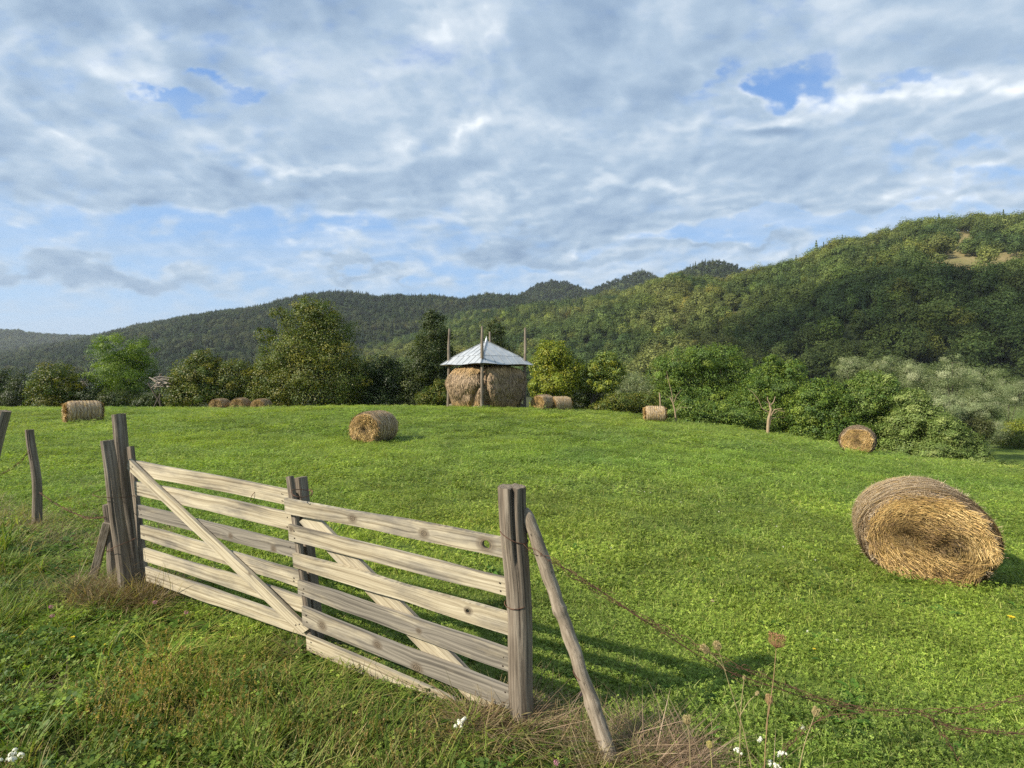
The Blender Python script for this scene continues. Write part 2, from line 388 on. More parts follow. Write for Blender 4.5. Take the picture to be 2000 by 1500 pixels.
# ------------------------------------------------------------------ instancing of uncountable stuff
def instancer(name, m, pts, rot, scl, idx, tint, protos, label, cat):
    col = bpy.data.collections.new(name + ' kinds')
    for p in protos:
        for c in list(p.users_collection): c.objects.unlink(p)
        col.objects.link(p)
    me = bpy.data.meshes.new(name); me.vertices.add(len(pts)); me.vertices.foreach_set('co', np.asarray(pts, np.float32).ravel())
    for key, typ, arr, f in (('rot', 'FLOAT_VECTOR', rot, 'vector'), ('scl', 'FLOAT_VECTOR', scl, 'vector'), ('idx', 'INT', idx, 'value'), ('tint', 'FLOAT_VECTOR', tint, 'vector')):
        a = me.attributes.new(key, typ, 'POINT'); a.data.foreach_set(f, np.asarray(arr, np.int32 if typ == 'INT' else np.float32).ravel())
    o = bpy.data.objects.new(name, me); C.objects.link(o); me.materials.append(m)
    t = bpy.data.node_groups.new(name, 'GeometryNodeTree')
    t.interface.new_socket('Geometry', in_out='INPUT', socket_type='NodeSocketGeometry')
    t.interface.new_socket('Geometry', in_out='OUTPUT', socket_type='NodeSocketGeometry')
    N = t.nodes; L = t.links
    gi = N.new('NodeGroupInput'); go = N.new('NodeGroupOutput'); ip = N.new('GeometryNodeInstanceOnPoints')
    ci = N.new('GeometryNodeCollectionInfo'); ci.inputs['Collection'].default_value = col
    ci.inputs['Separate Children'].default_value = True; ci.inputs['Reset Children'].default_value = True
    L.new(gi.outputs[0], ip.inputs['Points']); L.new(ci.outputs[0], ip.inputs['Instance']); ip.inputs['Pick Instance'].default_value = True
    def na(nm, typ):
        q = N.new('GeometryNodeInputNamedAttribute'); q.data_type = typ; q.inputs[0].default_value = nm; return q.outputs[0]
    L.new(na('idx', 'INT'), ip.inputs['Instance Index']); L.new(na('scl', 'FLOAT_VECTOR'), ip.inputs['Scale'])
    e2r = N.new('FunctionNodeEulerToRotation'); L.new(na('rot', 'FLOAT_VECTOR'), e2r.inputs[0]); L.new(e2r.outputs[0], ip.inputs['Rotation'])
    L.new(ip.outputs[0], go.inputs[0])
    md = o.modifiers.new('scatter', 'NODES'); md.node_group = t
    return tag(o, label, cat, kind='stuff')

# ------------------------------------------------------------------ foliage
def leaf_quads(mb, c, nrm, size, tint, asp=.62, r=rng, mat=0):
    k = len(c); nrm = norm(nrm)
    t = norm(np.cross(nrm, norm(r.normal(size=(k, 3))))); b = np.cross(nrm, t)
    size = np.broadcast_to(np.asarray(size, float), (k,))[:, None]
    fold = nrm * size * .12
    v = np.stack([c - t * size * .5, c + b * size * asp * .5 + fold, c + t * size * .5, c - b * size * asp * .5 + fold], 1).reshape(-1, 3)
    i = np.arange(k)[:, None] * 4 + np.arange(4)
    mb.add(v, i, mat, tint=np.repeat(tint, 4, 0))

def crown(mb, blobs, nleaf, size, pal, r, clump=.3, flat=.75, droop=0., nsub=22, asp=.62, up=.35, shell=.5, outw=.9, loose=.4, spike=1.5):
    """blobs: (centre, radii); leaves gathered in many small clumps spread over and inside them"""
    blobs = [(np.asarray(c, float), np.asarray(q, float)) for c, q in blobs]
    wts = np.array([np.prod(q) ** (2 / 3) for c, q in blobs]); wts /= wts.sum()
    pal = np.asarray(pal, float); subs = []
    for (c, q), wt in zip(blobs, wts):
        ks = max(6, int(nsub * len(blobs) * wt))
        dr = norm(r.normal(size=(ks, 3))); rr = r.uniform(shell, 1.0, ks)[:, None]
        cc = c + dr * rr * q
        rad = clump * q.mean() * r.uniform(.55, 1.35, ks)
        cl = pal[r.integers(0, len(pal), ks)] * r.uniform(.78, 1.22, (ks, 1))
        per = r.multinomial(int(nleaf * wt * (1 - loose)), (rad ** 2) / (rad ** 2).sum())
        for j in range(ks):
            kk = per[j]
            if kk == 0: continue
            dd = norm(r.normal(size=(kk, 3))); pr = rad[j] * r.uniform(.15, 1, kk)[:, None] ** .6
            off = dd * pr * [1, 1, flat]
            if droop: off[:, 2] -= droop * np.hypot(off[:, 0], off[:, 1]) ** 1.3
            out = norm((cc[j] - c) / q + 1e-6)
            off = off + out * (off @ out)[:, None] * (spike - 1)
            nr = dd * .75 + out * outw + r.normal(size=(kk, 3)) * .42 + [0, 0, up]
            leaf_quads(mb, cc[j] + off, nr, size * r.uniform(.65, 1.35, kk), cl[j] * r.uniform(.8, 1.22, (kk, 1)), asp, r)
        kk = int(nleaf * wt * loose)
        if kk:
            dd = norm(r.normal(size=(kk, 3))); p_ = c + dd * q * (r.uniform(.35, 1, kk)[:, None] ** .5) * (.86 + .34 * fbm(dd[:, 0] * 3 + c[0], dd[:, 1] * 3 + dd[:, 2] * 2 + c[2], 3, 3))[:, None]
            leaf_quads(mb, p_, dd * outw + r.normal(size=(kk, 3)) * .5 + [0, 0, up], size * r.uniform(.65, 1.35, kk), pal[r.integers(0, len(pal), kk)] * r.uniform(.7, 1.25, (kk, 1)), asp, r)
        subs += list(cc)
    return subs

m_leaf = leaf_material('leaves'); m_forest = leaf_material('forest_leaves', inst=True, trans=.25, rough=.7, spec=.15)
m_bark, n = mat('bark')
gr = n.attr('grain', out='Vector')
f = n.noise(n.vm('MULTIPLY', gr, (4, 40, 1)), 1, 5, .65)
n.out(n.bsdf(n.ramp(f, [(.3, (.035, .028, .02)), (.55, (.10, .085, .065)), (.75, (.19, .165, .13))]), .9, n.bump(f, .7, .02), .15))
# ------------------------------------------------------------------ hills and their woods
def forest_proto(i, kind):
    r = np.random.default_rng(100 + i); mb = MB()
    if kind == 'b':
        bl = [((r.normal(0, .3), r.normal(0, .3), 5.6 + r.normal(0, .4)), (3.1, 3.1, 3.5))]
        for j in range(5): a = j * 1.256 + r.uniform(-.4, .4); bl.append(((2.2 * math.cos(a), 2.2 * math.sin(a), r.uniform(3.2, 6.0)), (1.6, 1.6, 1.6)))
        crown(mb, bl, 1300, .58, [(1, 1, 1), (.92, .96, .88), (1.1, 1.05, .95)], r, clump=.5, nsub=8, shell=.55, up=.5, outw=1.3, loose=.25, spike=1.)
        tube(mb, [(0, 0, -1.5), (0, 0, 5)], [.25, .1], 5, cap=False, tint=(.5, .4, .4))
    else:
        k = 420; h = r.uniform(0, 1, k) ** .8; rad = (1 - h) * 2.1 + .12
        a = r.uniform(0, 2 * PI, k); q = r.uniform(.45, 1, k) ** .5
        c = np.stack([np.cos(a) * rad * q, np.sin(a) * rad * q, 1.0 + h * 11 - q * .5 + .25 * np.sin(h * 60)], -1)
        nr = np.stack([np.cos(a), np.sin(a), np.full(k, .9)], -1) + r.normal(size=(k, 3)) * .35
        leaf_quads(mb, c, nr, 1.0 * r.uniform(.6, 1.2, k) * (1.15 - .6 * h), np.ones((k, 3)) * r.uniform(.75, 1.2, (k, 1)), .6, r)
        tube(mb, [(0, 0, -1.5), (0, 0, 11)], [.22, .05], 5, cap=False, tint=(.5, .4, .4))
    return mb.build('woodland_tree', m_forest)
PROT = [forest_proto(i, 'b') for i in range(5)] + [forest_proto(10 + i, 'c') for i in range(2)]

m_hill, n = mat('hillside')
pos = n.new('ShaderNodeNewGeometry').outputs['Position']
f = n.noise(pos, .05, 5, .6); f2 = n.noise(pos, .6, 4)
g = n.ramp(n.m('ADD', n.m('MULTIPLY', f, .5), n.m('MULTIPLY', f2, .5)), [(.35, (.028, .042, .015)), (.6, (.055, .07, .025))])
g2 = n.ramp(n.m('ADD', n.m('MULTIPLY', f, .5), n.m('MULTIPLY', f2, .5)), [(.35, (.13, .13, .045)), (.5, (.20, .165, .075)), (.65, (.26, .20, .10))])
n.out(n.bsdf(n.mix(n.attr('clear'), g, g2), .95, None, .1))

def interp_sky(S, px):
    S = np.array(S, float)
    return np.interp(px, S[:, 0], S[:, 1]), np.interp(px, S[:, 0], S[:, 2])
def ell(px, py, L):
    o = np.zeros(np.shape(px))
    for cx, cy, rx, ry, rot in L:
        c, s = math.cos(rot), math.sin(rot); a = px - cx; b = py - cy
        o = np.maximum(o, sstep(1.15, .85, np.hypot((a * c + b * s) / rx, (-a * s + b * c) / ry)))
    return o
HILLS = {}
def hill(key, S, zb, spacing, treeh, tintf, conf, seed, clear=(), prof=.9, gully=.05, tk=.75, nu=220, nvv=90, label='', lab2=''):
    """a ridge whose crest follows the skyline S = (px, py, distance); slope down to the valley at distance zb, and down again behind"""
    r = np.random.default_rng(seed)
    px = np.linspace(S[0][0], S[-1][0], nu); py, Zr = interp_sky(S, px)
    zr = CAMZ + (750 - py) / 1000 * Zr - treeh * tk
    zbv = np.full(nu, zb) if np.isscalar(zb) else np.interp(px, *zip(*zb))
    v = np.concatenate([np.linspace(0, 1, nvv), [1.08, 1.2, 1.4]])
    U, V = np.meshgrid(np.arange(nu), v, indexing='ij')
    Yd = zbv[:, None] + (Zr - zbv)[:, None] * V
    s = ((px - 1000) / 1000)[:, None]
    base = -8.; Xd = s * Yd
    H = (zr - base)[:, None]
    shp = np.where(V <= 1, np.sin(np.clip(V, 0, 1) * PI / 2 * 1.0) ** (1 / prof) * .5 + .5 * V ** 1.0, 1 - (V - 1) * .9)
    g = (fbm(Xd / 130, Yd / 130, seed, 4) - .5) * 2 * gully * H * np.sin(np.clip(V, 0, 1) * PI)
    rough = (fbm(Xd / 28, Yd / 28, seed + 5, 3) - .5) * 5 * np.sin(np.clip(V, 0, 1) * PI)
    Zd = base + H * shp + g + rough
    PX = 1000 + 1000 * Xd / Yd; PY = 750 - 1000 * (Zd - CAMZ) / Yd
    cl = ell(PX, PY, clear) * (V <= 1) if len(clear) else np.zeros_like(V)
    mb = MB(); mb.add(np.stack([Xd, Yd, Zd], -1).reshape(-1, 3), grid_faces(nu, len(v)), clear=cl.ravel())
    o = mb.build('hill', m_hill); tag(o, label, 'hill', kind='structure')
    HILLS[key] = (Xd, Yd, Zd, PX, PY, V)
    # woods: one tree per cell of about spacing^2
    A = np.stack([Xd, Yd, Zd], -1)
    e1 = A[1:, :-1] - A[:-1, :-1]; e2 = A[:-1, 1:] - A[:-1, :-1]
    ar = np.linalg.norm(np.cross(e1, e2), axis=-1); cnt = r.poisson(ar / spacing ** 2)
    i, j = np.nonzero(cnt); kk = cnt[i, j]; i = np.repeat(i, kk); j = np.repeat(j, kk)
    a = r.uniform(size=len(i))[:, None]; b = r.uniform(size=len(i))[:, None]
    pt = (A[i, j] * (1 - a) + A[i + 1, j] * a) * (1 - b) + (A[i, j + 1] * (1 - a) + A[i + 1, j + 1] * a) * b
    x, y, z = pt.T; ppx = 1000 + 1000 * x / y; ppy = 750 - 1000 * (z - CAMZ) / y
    keep = np.ones(len(pt), bool)
    if len(clear): keep = r.uniform(size=len(pt)) > ell(ppx, ppy, clear) * .9
    pt, ppx, ppy = pt[keep], ppx[keep], ppy[keep]; k = len(pt)
    zone = fbm(pt[:, 0] / 60, pt[:, 1] / 60, seed + 9, 3)
    con = r.uniform(size=k) < conf(ppx, ppy, zone)
    idx = np.where(con, r.integers(5, 7, k), r.integers(0, 5, k))
    sz = treeh / 9.0 * r.uniform(.6, 1.25, k) * (.75 + .5 * zone) * np.where(con, .9, 1)
    scl = np.stack([sz * r.uniform(.85, 1.2, k), sz * r.uniform(.85, 1.2, k), sz * r.uniform(.85, 1.15, k)], -1)
    rot = np.stack([np.zeros(k), np.zeros(k), r.uniform(0, 2 * PI, k)], -1)
    t = tintf(ppx, ppy, zone, r, k)
    t = np.where(con[:, None], t * [.6, .72, .8], t) * r.uniform(.62, 1.4, (k, 1))
    odd = r.uniform(size=k); t = np.where((odd < .05)[:, None], t * [1.35, 1.1, .9], t); t = np.where(((odd > .05) & (odd < .12))[:, None], t * [1.25, 1.2, .9], t)
    instancer('forest', m_forest, pt, rot, scl, idx, t, [p.copy() for p in PROT] if HILLS.get('_used') else PROT, lab2, 'forest')
    HILLS['_used'] = 1
    return k
def pal(L):
    L = np.array(L)
    def f(px, py, zone, r, k):
        q = np.clip((zone - .3) / .4, 0, .999) * (len(L) - 1); i = q.astype(int); a = (q - i)[:, None]
        return L[i] * (1 - a) + L[np.minimum(i + 1, len(L) - 1)] * a
    return f
GREEN = [(.054, .090, .032), (.086, .126, .038), (.122, .158, .045), (.162, .182, .057)]
DARKG = [(.034, .054, .022), (.046, .068, .026), (.060, .082, .030)]
nt = 0
nt += hill('right', [(700,660,1150),(800,632,1080),(900,612,1000),(1000,601,930),(1060,590,880),(1125,586,840),(1165,573,800),(1225,566,770),(1280,546,740),(1320,533,715),(1370,546,700),(1415,551,690),(1450,541,680),(1490,527,660),(1525,521,640),(1575,502,610),(1615,481,590),(1650,465,575),(1700,459,560),(1750,441,545),(1800,428,535),(1875,424,525),(2000,421,510),(2150,405,500),(2400,380,480),(2800,360,460)],
     [(700, 420), (1000, 330), (1400, 240), (1800, 190), (2800, 170)], 7.0, 13, pal(GREEN), lambda x, y, z: np.where((y < 640) & (x < 1150), .55, .04), 11,
     clear=[(1890, 530, 100, 26, .05), (1878, 490, 36, 42, -.4), (1985, 518, 70, 26, .1), (1310, 628, 34, 9, -.15), (1465, 612, 60, 8, -.2), (1320, 668, 60, 6, -.05), (1700, 706, 45, 5, -.15)],
     gully=.10, tk=1.15, label='steep wooded hill filling the right side, with a bare grassy patch near its top', lab2='mixed green broadleaf wood covering the steep right hill')
nt += hill('dome', [(1240,600,1150),(1300,553,1130),(1330,532,1120),(1365,514,1110),(1395,507,1100),(1425,512,1100),(1455,525,1100),(1480,532,1100),(1540,560,1090),(1600,600,1080)], 850, 6.5, 9.5, pal(DARKG), lambda x, y, z: .35, 12, nu=90, nvv=40, gully=.02,
     label='small dark dome of a hill rising behind the right ridge', lab2='dark wood covering the small domed hill')
nt += hill('knoll', [(960,605,1500),(1010,578,1480),(1050,552,1470),(1080,546,1460),(1110,549,1450),(1150,566,1440),(1185,551,1430),(1215,541,1420),(1255,527,1400),(1285,541,1390),(1340,560,1380),(1400,600,1370)], 1100, 7, 10, pal(DARKG), lambda x, y, z: .3, 13, nu=110, nvv=40, gully=.02,
     label='pair of dark wooded knolls in the middle of the skyline', lab2='dark wood covering the pair of knolls')
nt += hill('middle', [(-150,700,1350),(0,690,1350),(120,672,1330),(180,658,1310),(270,637,1290),(330,625,1270),(380,617,1250),(440,607,1240),(500,601,1220),(545,588,1210),(585,579,1200),(640,571,1200),(700,574,1190),(740,581,1190),(780,577,1190),(850,580,1190),(900,584,1200),(950,575,1200),(1010,577,1200),(1060,590,1200),(1150,620,1200),(1250,660,1200)],
     [(-150, 520), (400, 480), (1250, 700)], 7.2, 10.5, pal([(.036, .060, .030), (.046, .072, .033), (.062, .088, .038), (.082, .098, .046)]), lambda x, y, z: np.where(y < 600, .45, .35) + .1, 14, gully=.07,  # this ridge's cloud shade is put into its darker tree colours
     label='long wooded ridge across the left and middle of the skyline', lab2='mixed wood covering the long middle ridge, coloured dark bluish green for cloud shade')
nt += hill('far', [(-500,620,2100),(-200,632,2100),(0,644,2100),(38,643,2090),(48,649,2080),(90,652,2060),(150,654,2040),(190,656,2020),(240,665,2000),(320,690,2000),(420,720,2000)], 1400, 9.5, 12, pal([(.06, .085, .034), (.08, .105, .04), (.11, .135, .05)]), lambda x, y, z: .15, 15, nu=120, nvv=50,
     label='far low wooded hill at the left edge of the skyline', lab2='hazy wood covering the far left hill')
print('forest trees', nt)
# ------------------------------------------------------------------ trees and bushes, one thing each
CREST = np.array([(-200,800),(1040,800),(1200,806),(1300,822),(1400,834),(1500,848),(1600,866),(1680,884),(1760,893),(1850,903),(1950,912),(2000,917),(2200,940)], float).T
def plant(name, cat, label, Z, blobs, palette, nleaf=6000, leaf=.17, seed=0, trunk=None, group=None, crown_name='crown', stem=True, bare=(), depth=.9, fill=True, **kw):
    """blobs = (px, py, rx, ry[, dZ]) of the foliage at distance Z; trunk = px of its foot"""
    r = np.random.default_rng(1000 + seed)
    bl = []
    for b in blobs:
        dz = b[4] if len(b) > 4 else r.uniform(-.12, .12) * b[2] / 1000 * Z * 2
        zc = Z + dz; q = zc / 1000
        bl.append((P(b[0], b[1], zc), (b[2] * q, b[2] * q * depth, b[3] * q)))
    if fill:                                           # foliage carried down to the ground, as bushes are
        for b in blobs:
            bot = b[1] + b[3] * .8; cr = np.interp(b[0], CREST[0], CREST[1]) + 14
            if fill is not True: cr = min(cr, fill)
            if bot < cr and not any(o is not b and abs(o[0] - b[0]) < b[2] * .8 and o[1] > b[1] + 8 for o in blobs):
                bl.append((P(b[0], (bot + cr) / 2, Z), (b[2] / 1000 * Z * 1.0, b[2] / 1000 * Z * depth, max((cr - bot) / 2 + 6, 8) / 1000 * Z)))
    fx = trunk if trunk is not None else blobs[0][0]
    X0 = (fx - 1000) / 1000 * Z
    foot = np.array([X0, Z, gz(X0, Z)])
    root = empty(name, foot, label, cat, group)
    mb = MB()
    kw = {**dict(nsub=34, clump=.25), **kw}
    subs = crown(mb, bl, int(nleaf * 2.8), leaf * .78, palette, r, **kw)
    o = mb.build(crown_name, m_leaf, root)
    tb = MB(); h = np.mean([b[0][2] for b in bl]) - foot[2]
    top = np.array([np.mean([b[0][0] for b in bl]), Z, foot[2] + h])
    rad = .022 * max(h, 1.5) * (1 if stem else .6)
    mid = foot * .6 + top * .4 + [r.normal(0, .1), 0, 0]
    pts = [foot - [0, 0, .4], foot + [0, 0, .1], mid, top]
    tube(tb, pts, [rad * 1.5, rad * 1.1, rad * .8, rad * .4], 8, grain=1, seed=seed)
    for c, q in bl:
        tube(tb, [mid * .5 + foot * .5, (mid + c) / 2 + [0, 0, -.15], c], [rad * .6, rad * .42, rad * .2], 6, cap=False, grain=1, seed=seed + 1)
    for j in r.choice(len(subs), min(len(subs), 40), replace=False):
        c = subs[j]; b = min(bl, key=lambda q: np.linalg.norm(q[0] - c))[0]
        tube(tb, [b, (b + c) / 2 + r.normal(0, .08, 3), c + (c - b) * .1], [rad * .2, rad * .13, rad * .06], 4, cap=False, grain=1, seed=seed + 2)
    for path in bare:                                  # leafless limbs seen against the sky
        q = [P(a, b, Z) for a, b in path]
        tube(tb, q, np.linspace(rad * .35, rad * .08, len(q)), 5, cap=False, grain=1, seed=seed + 3)
        for j in range(14):
            t = r.uniform(.25, 1); u = t * (len(q) - 1); i = min(int(u), len(q) - 2); p = q[i] + (q[i + 1] - q[i]) * (u - i)
            dv = norm((q[-1] - q[0]) + r.normal(0, .7, 3) * np.linalg.norm(q[-1] - q[0]) + [0, 0, .5]) * r.uniform(.5, 1.3)
            tube(tb, [p, p + dv * .5 + r.normal(0, .05, 3), p + dv], [rad * .1, rad * .06, rad * .03], 4, cap=False, grain=1)
    tb.build('trunk', m_bark, root)
    return root

OLIVE = [(0.1364, 0.1617, 0.0226), (0.0975, 0.1368, 0.0226), (0.1793, 0.175, 0.0257), (0.0818, 0.1179, 0.0226)]
HEDGE = [(0.1294, 0.1483, 0.0194), (0.0862, 0.126, 0.0209), (0.1725, 0.1668, 0.0226), (0.0621, 0.0963, 0.0194)]
LOCUST = [(0.1981, 0.2828, 0.0315), (0.1365, 0.2168, 0.0283), (0.0924, 0.1602, 0.0283), (0.165, 0.2451, 0.0283)]
ACACIA = [(0.1406, 0.2162, 0.0327), (0.1079, 0.1812, 0.0327), (0.0844, 0.1482, 0.0311), (0.1876, 0.2471, 0.036)]
DARK = [(0.0541, 0.0803, 0.02), (0.0414, 0.0664, 0.0186), (0.0763, 0.0927, 0.02)]
LIME = [(0.2492, 0.2853, 0.0262), (0.1878, 0.2386, 0.0262), (0.3067, 0.3026, 0.0319), (0.1342, 0.1815, 0.0262)]
WILLOW = [(0.3059, 0.3491, 0.1825), (0.225, 0.2756, 0.1304), (0.3689, 0.395, 0.2329), (0.171, 0.2167, 0.0931)]
SHRUB = [(0.1991, 0.2703, 0.0678), (0.1522, 0.2202, 0.0542), (0.2577, 0.3103, 0.0932), (0.1172, 0.1702, 0.0424)]
G_H = 'bushes and trees along the far edge of the meadow'; G_R = 'trees and shrubs below the right edge of the meadow'; G_W = 'pale willows beyond the green trees'

# far edge of the meadow, from the left
plant('bush', 'bush', 'dark half hidden bush at the left end of the far hedge', 46, [(8,755,26,38),(-30,760,35,45),(0,785,40,18)], DARK, 5000, .17, 1, group=G_H, crown_name='foliage')
plant('shrub', 'shrub', 'thin greyish shrub between the dark end bush and the yellowish bush', 45, [(42,752,24,34),(38,778,32,22)], [(.06,.08,.03),(.045,.06,.02)], 3200, .14, 2, group=G_H, crown_name='foliage', clump=.22)
plant('bush', 'bush', 'round yellowish bush behind the left hay bale', 44, [(112,745,42,38),(92,768,36,30),(135,768,32,30),(112,785,48,16)], HEDGE, 9000, .17, 3, group=G_H, crown_name='foliage')
plant('locust_tree', 'tree', 'bright green feathery tree standing apart on the left', 46, [(240,682,46,36),(212,690,38,36),(268,700,36,42),(238,722,62,40),(205,735,36,34),(272,738,32,34),(236,755,58,28)], LOCUST, 17000, .17, 4, trunk=240, group=G_H, flat=.6, droop=.18, clump=.27, loose=.15, nsub=24, asp=.34, bare=[])
for i, (b, lb) in enumerate([([(185,778,32,20),(165,785,24,14)], 'low dark bramble bush left under the bright feathery tree'), ([(236,782,40,22),(262,790,30,13)], 'low dark bramble bush directly below the bright feathery tree'), ([(292,786,34,15),(322,790,26,11),(305,775,16,12)], 'low dark bramble bush in front of the pale timber pile')]):
    plant('bramble_bush', 'bush', lb, 44.5 - i * .3, b, DARK, 4500, .16, 10 + i, group='low brambles under the hedge', crown_name='foliage', stem=False)
plant('hedge_bush', 'bush', 'tall russet tinged hedge bush right of the timber pile', 43.5, [(385,735,48,40),(400,708,32,24),(362,752,36,34),(385,772,58,26),(350,783,30,15),(405,745,38,40)], HEDGE, 13000, .17, 15, group=G_H, crown_name='foliage')
plant('hedge_bush', 'bush', 'rounded hedge bush behind the leftmost of the three bales', 43.8, [(462,735,42,36),(450,765,45,30),(485,760,38,34),(440,775,35,24)], HEDGE, 11000, .17, 16, group=G_H, crown_name='foliage')
plant('hedge_bush', 'bush', 'hedge bush behind the rightmost of the three bales', 43.2, [(530,738,42,38),(515,768,40,30),(548,770,40,30)], OLIVE, 10000, .17, 17, group=G_H, crown_name='foliage')
plant('broadleaf_tree', 'tree', 'largest tall olive green tree with some bare twigs at its left', 42.5,
      [(602,600,30,25),(632,618,36,36),(592,640,46,36),(645,655,48,42),(600,680,66,44),(660,700,54,44),(575,700,50,36),(620,735,84,40),(680,745,48,44),(560,760,52,34),(640,772,80,26),(518,656,24,15),(545,612,20,14)],
      OLIVE, 30000, .17, 18, trunk=622, group=G_H, clump=.3, bare=[[(600,735),(560,705),(520,685),(495,668)],[(590,720),(555,690),(515,668)],[(600,700),(570,650),(550,612),(540,598)],[(590,735),(545,720),(505,705)],[(580,690),(552,660),(530,630)]])
plant('hedge_bush', 'bush', 'dark green bush between the big olive tree and the dark tree', 44, [(742,722,40,32),(725,755,40,38),(765,750,42,38),(705,770,30,26),(748,782,55,18)], [(.04,.066,.015),(.03,.05,.013),(.055,.085,.02)], 12000, .17, 19, group=G_H, crown_name='foliage')
plant('dark_tree', 'tree', 'tall dark narrow topped tree left of the hay shelter', 44, [(846,628,26,22),(848,655,34,28),(840,685,44,30),(858,705,36,34),(828,720,46,34),(860,745,32,34),(822,758,48,34),(838,784,52,18)], DARK + [(.05,.07,.018)], 19000, .17, 20, trunk=845, group=G_H, clump=.28)
plant('hedge_bush', 'bush', 'sunlit bush at the foot of the dark tree by the shelter', 42, [(862,770,28,30),(838,780,28,20)], HEDGE, 5000, .16, 21, group=G_H, crown_name='foliage')
plant('dark_tree', 'tree', 'dark tree showing behind the shelter roof between its poles', 56, [(968,645,20,20),(964,668,25,24),(975,692,30,26),(960,715,34,24)], DARK + [(.06,.075,.018)], 7000, .18, 22, group=G_H)
plant('lime_tree', 'tree', 'yellow green leafy tree just right of the hay shelter', 41, [(1082,692,34,28),(1066,715,34,32),(1108,722,32,32),(1085,748,46,30),(1058,758,26,28)], LIME, 14000, .17, 23, trunk=1085, group=G_H, clump=.27)
plant('lime_tree', 'tree', 'thin open yellow green tree with its stem showing below', 41.5, [(1186,706,24,20),(1200,728,24,24),(1165,725,26,24),(1150,748,24,18),(1180,752,34,16)], LIME + SHRUB, 7000, .16, 24, trunk=1150, fill=False, group=G_H, clump=.26)
plant('shrub', 'shrub', 'dark green shrub behind the pair of touching bales', 43, [(1135,780,40,26),(1175,785,35,18)], OLIVE, 5000, .16, 25, group=G_H, crown_name='foliage')
plant('willow', 'bush', 'small pale willow bush right of the thin open tree', 48, [(1222,742,24,18),(1245,752,34,24),(1220,766,32,22),(1262,772,30,20)], WILLOW, 9000, .15, 26, group=G_W, crown_name='crown', asp=.3)
plant('shrub', 'shrub', 'low green shrub left of the hay bale at the right brow', 40, [(1215,785,42,20),(1258,785,34,22),(1180,795,30,12)], OLIVE, 7000, .16, 27, group=G_H, crown_name='foliage')

# below the right brow
plant('acacia_tree', 'tree', 'broad green acacia behind the striped bale at the right brow', 42, [(1330,712,48,32),(1372,702,44,30),(1415,698,40,30),(1300,735,42,34),(1352,745,58,34),(1410,740,52,38),(1450,735,36,38),(1320,775,52,32),(1390,780,62,32),(1448,780,44,40)], ACACIA, 30000, .18, 30, trunk=1375, group=G_R, flat=.7, droop=.08, asp=.4)
plant('acacia_tree', 'tree', 'pointed green acacia behind the dead forked trunk', 36, [(1508,712,20,22),(1500,742,40,30),(1545,728,32,28),(1535,762,50,36),(1480,770,38,36),(1455,800,44,38),(1500,808,52,38),(1545,812,50,40),(1570,795,46,38)], ACACIA, 24000, .17, 31, trunk=1520, group=G_R, flat=.7, droop=.08, asp=.4)
plant('acacia_tree', 'tree', 'low green acacia thicket left of the dead forked trunk', 34, [(1395,808,48,26),(1440,818,42,24),(1350,800,42,22),(1470,835,34,18)], ACACIA + SHRUB[:1], 13000, .16, 32, trunk=1400, group=G_R, flat=.7, asp=.42)
plant('acacia_tree', 'tree', 'green tree behind the round bale on the right brow', 33, [(1605,770,40,34),(1580,800,42,38),(1630,795,48,38),(1600,838,52,34),(1650,836,46,40),(1575,845,34,24)], ACACIA, 22000, .16, 33, trunk=1610, group=G_R, flat=.75, asp=.45)
plant('acacia_tree', 'tree', 'green tree rising just right above the round brow bale', 33, [(1700,752,36,30),(1728,765,36,34),(1690,785,42,34),(1735,805,46,40),(1700,835,48,36),(1750,845,40,36)], ACACIA + SHRUB, 22000, .16, 34, trunk=1712, group=G_R, flat=.75, asp=.45)
plant('shrub', 'shrub', 'leafy light green shrub between the brow bale and the pale willows', 30, [(1785,782,32,24),(1800,815,48,34),(1768,832,38,36),(1815,855,52,36),(1775,872,46,24)], SHRUB, 20000, .15, 35, group=G_R, crown_name='foliage', asp=.4)
plant('shrub', 'shrub', 'long leaved shrub at the right end of the brow thicket', 27.5, [(1850,845,34,34),(1875,868,38,34),(1845,880,46,26),(1898,890,34,20),(1820,888,34,18)], SHRUB, 18000, .14, 36, group=G_R, crown_name='foliage', asp=.35)
plant('shrub', 'shrub', 'low scrub along the brow near the right edge', 24.5, [(1915,906,34,11),(1955,911,32,9),(1995,917,32,8)], SHRUB, 7000, .13, 37, group=G_R, crown_name='foliage', asp=.4, stem=False)
plant('willow', 'tree', 'small pale willow with a visible stem left of the willow group', 60, [(1666,712,24,16),(1680,724,22,16),(1655,726,18,14)], WILLOW, 7000, .15, 40, trunk=1665, fill=False, group=G_W, asp=.3)
for i, (Zw, b, lb) in enumerate([
    (58, [(1712,722,30,22),(1740,712,26,20),(1722,748,40,28)], 'pale rounded willow second from the left of the willow group'),
    (57, [(1778,722,30,20),(1790,742,36,26),(1762,752,34,24)], 'pale low topped willow left of the tallest willow'),
    (53, [(1860,708,22,20),(1850,732,34,28),(1872,738,36,30),(1858,765,46,34),(1880,790,44,30)], 'tallest pale silvery willow on the right'),
    (62, [(1918,738,34,24),(1902,758,36,26),(1930,775,40,32)], 'pale willow right of the tallest willow'),
    (70, [(1968,755,34,22),(1990,772,40,28),(1960,790,40,28)], 'pale willow cut by the right picture edge'),
    (44, [(1840,800,38,30),(1815,790,30,24)], 'round pale willow bush in front of the tallest willow'),
    (45, [(1912,795,42,32),(1888,808,34,26)], 'dark based willow bush right of the round pale one')]):
    plant('willow', 'tree' if i < 5 else 'bush', lb, Zw, b, WILLOW, 15000, .15, 41 + i, group=G_W, fill=True if i in (0, 1, 2, 5, 6) else 866, loose=.2, nsub=26, asp=.28, clump=.3)
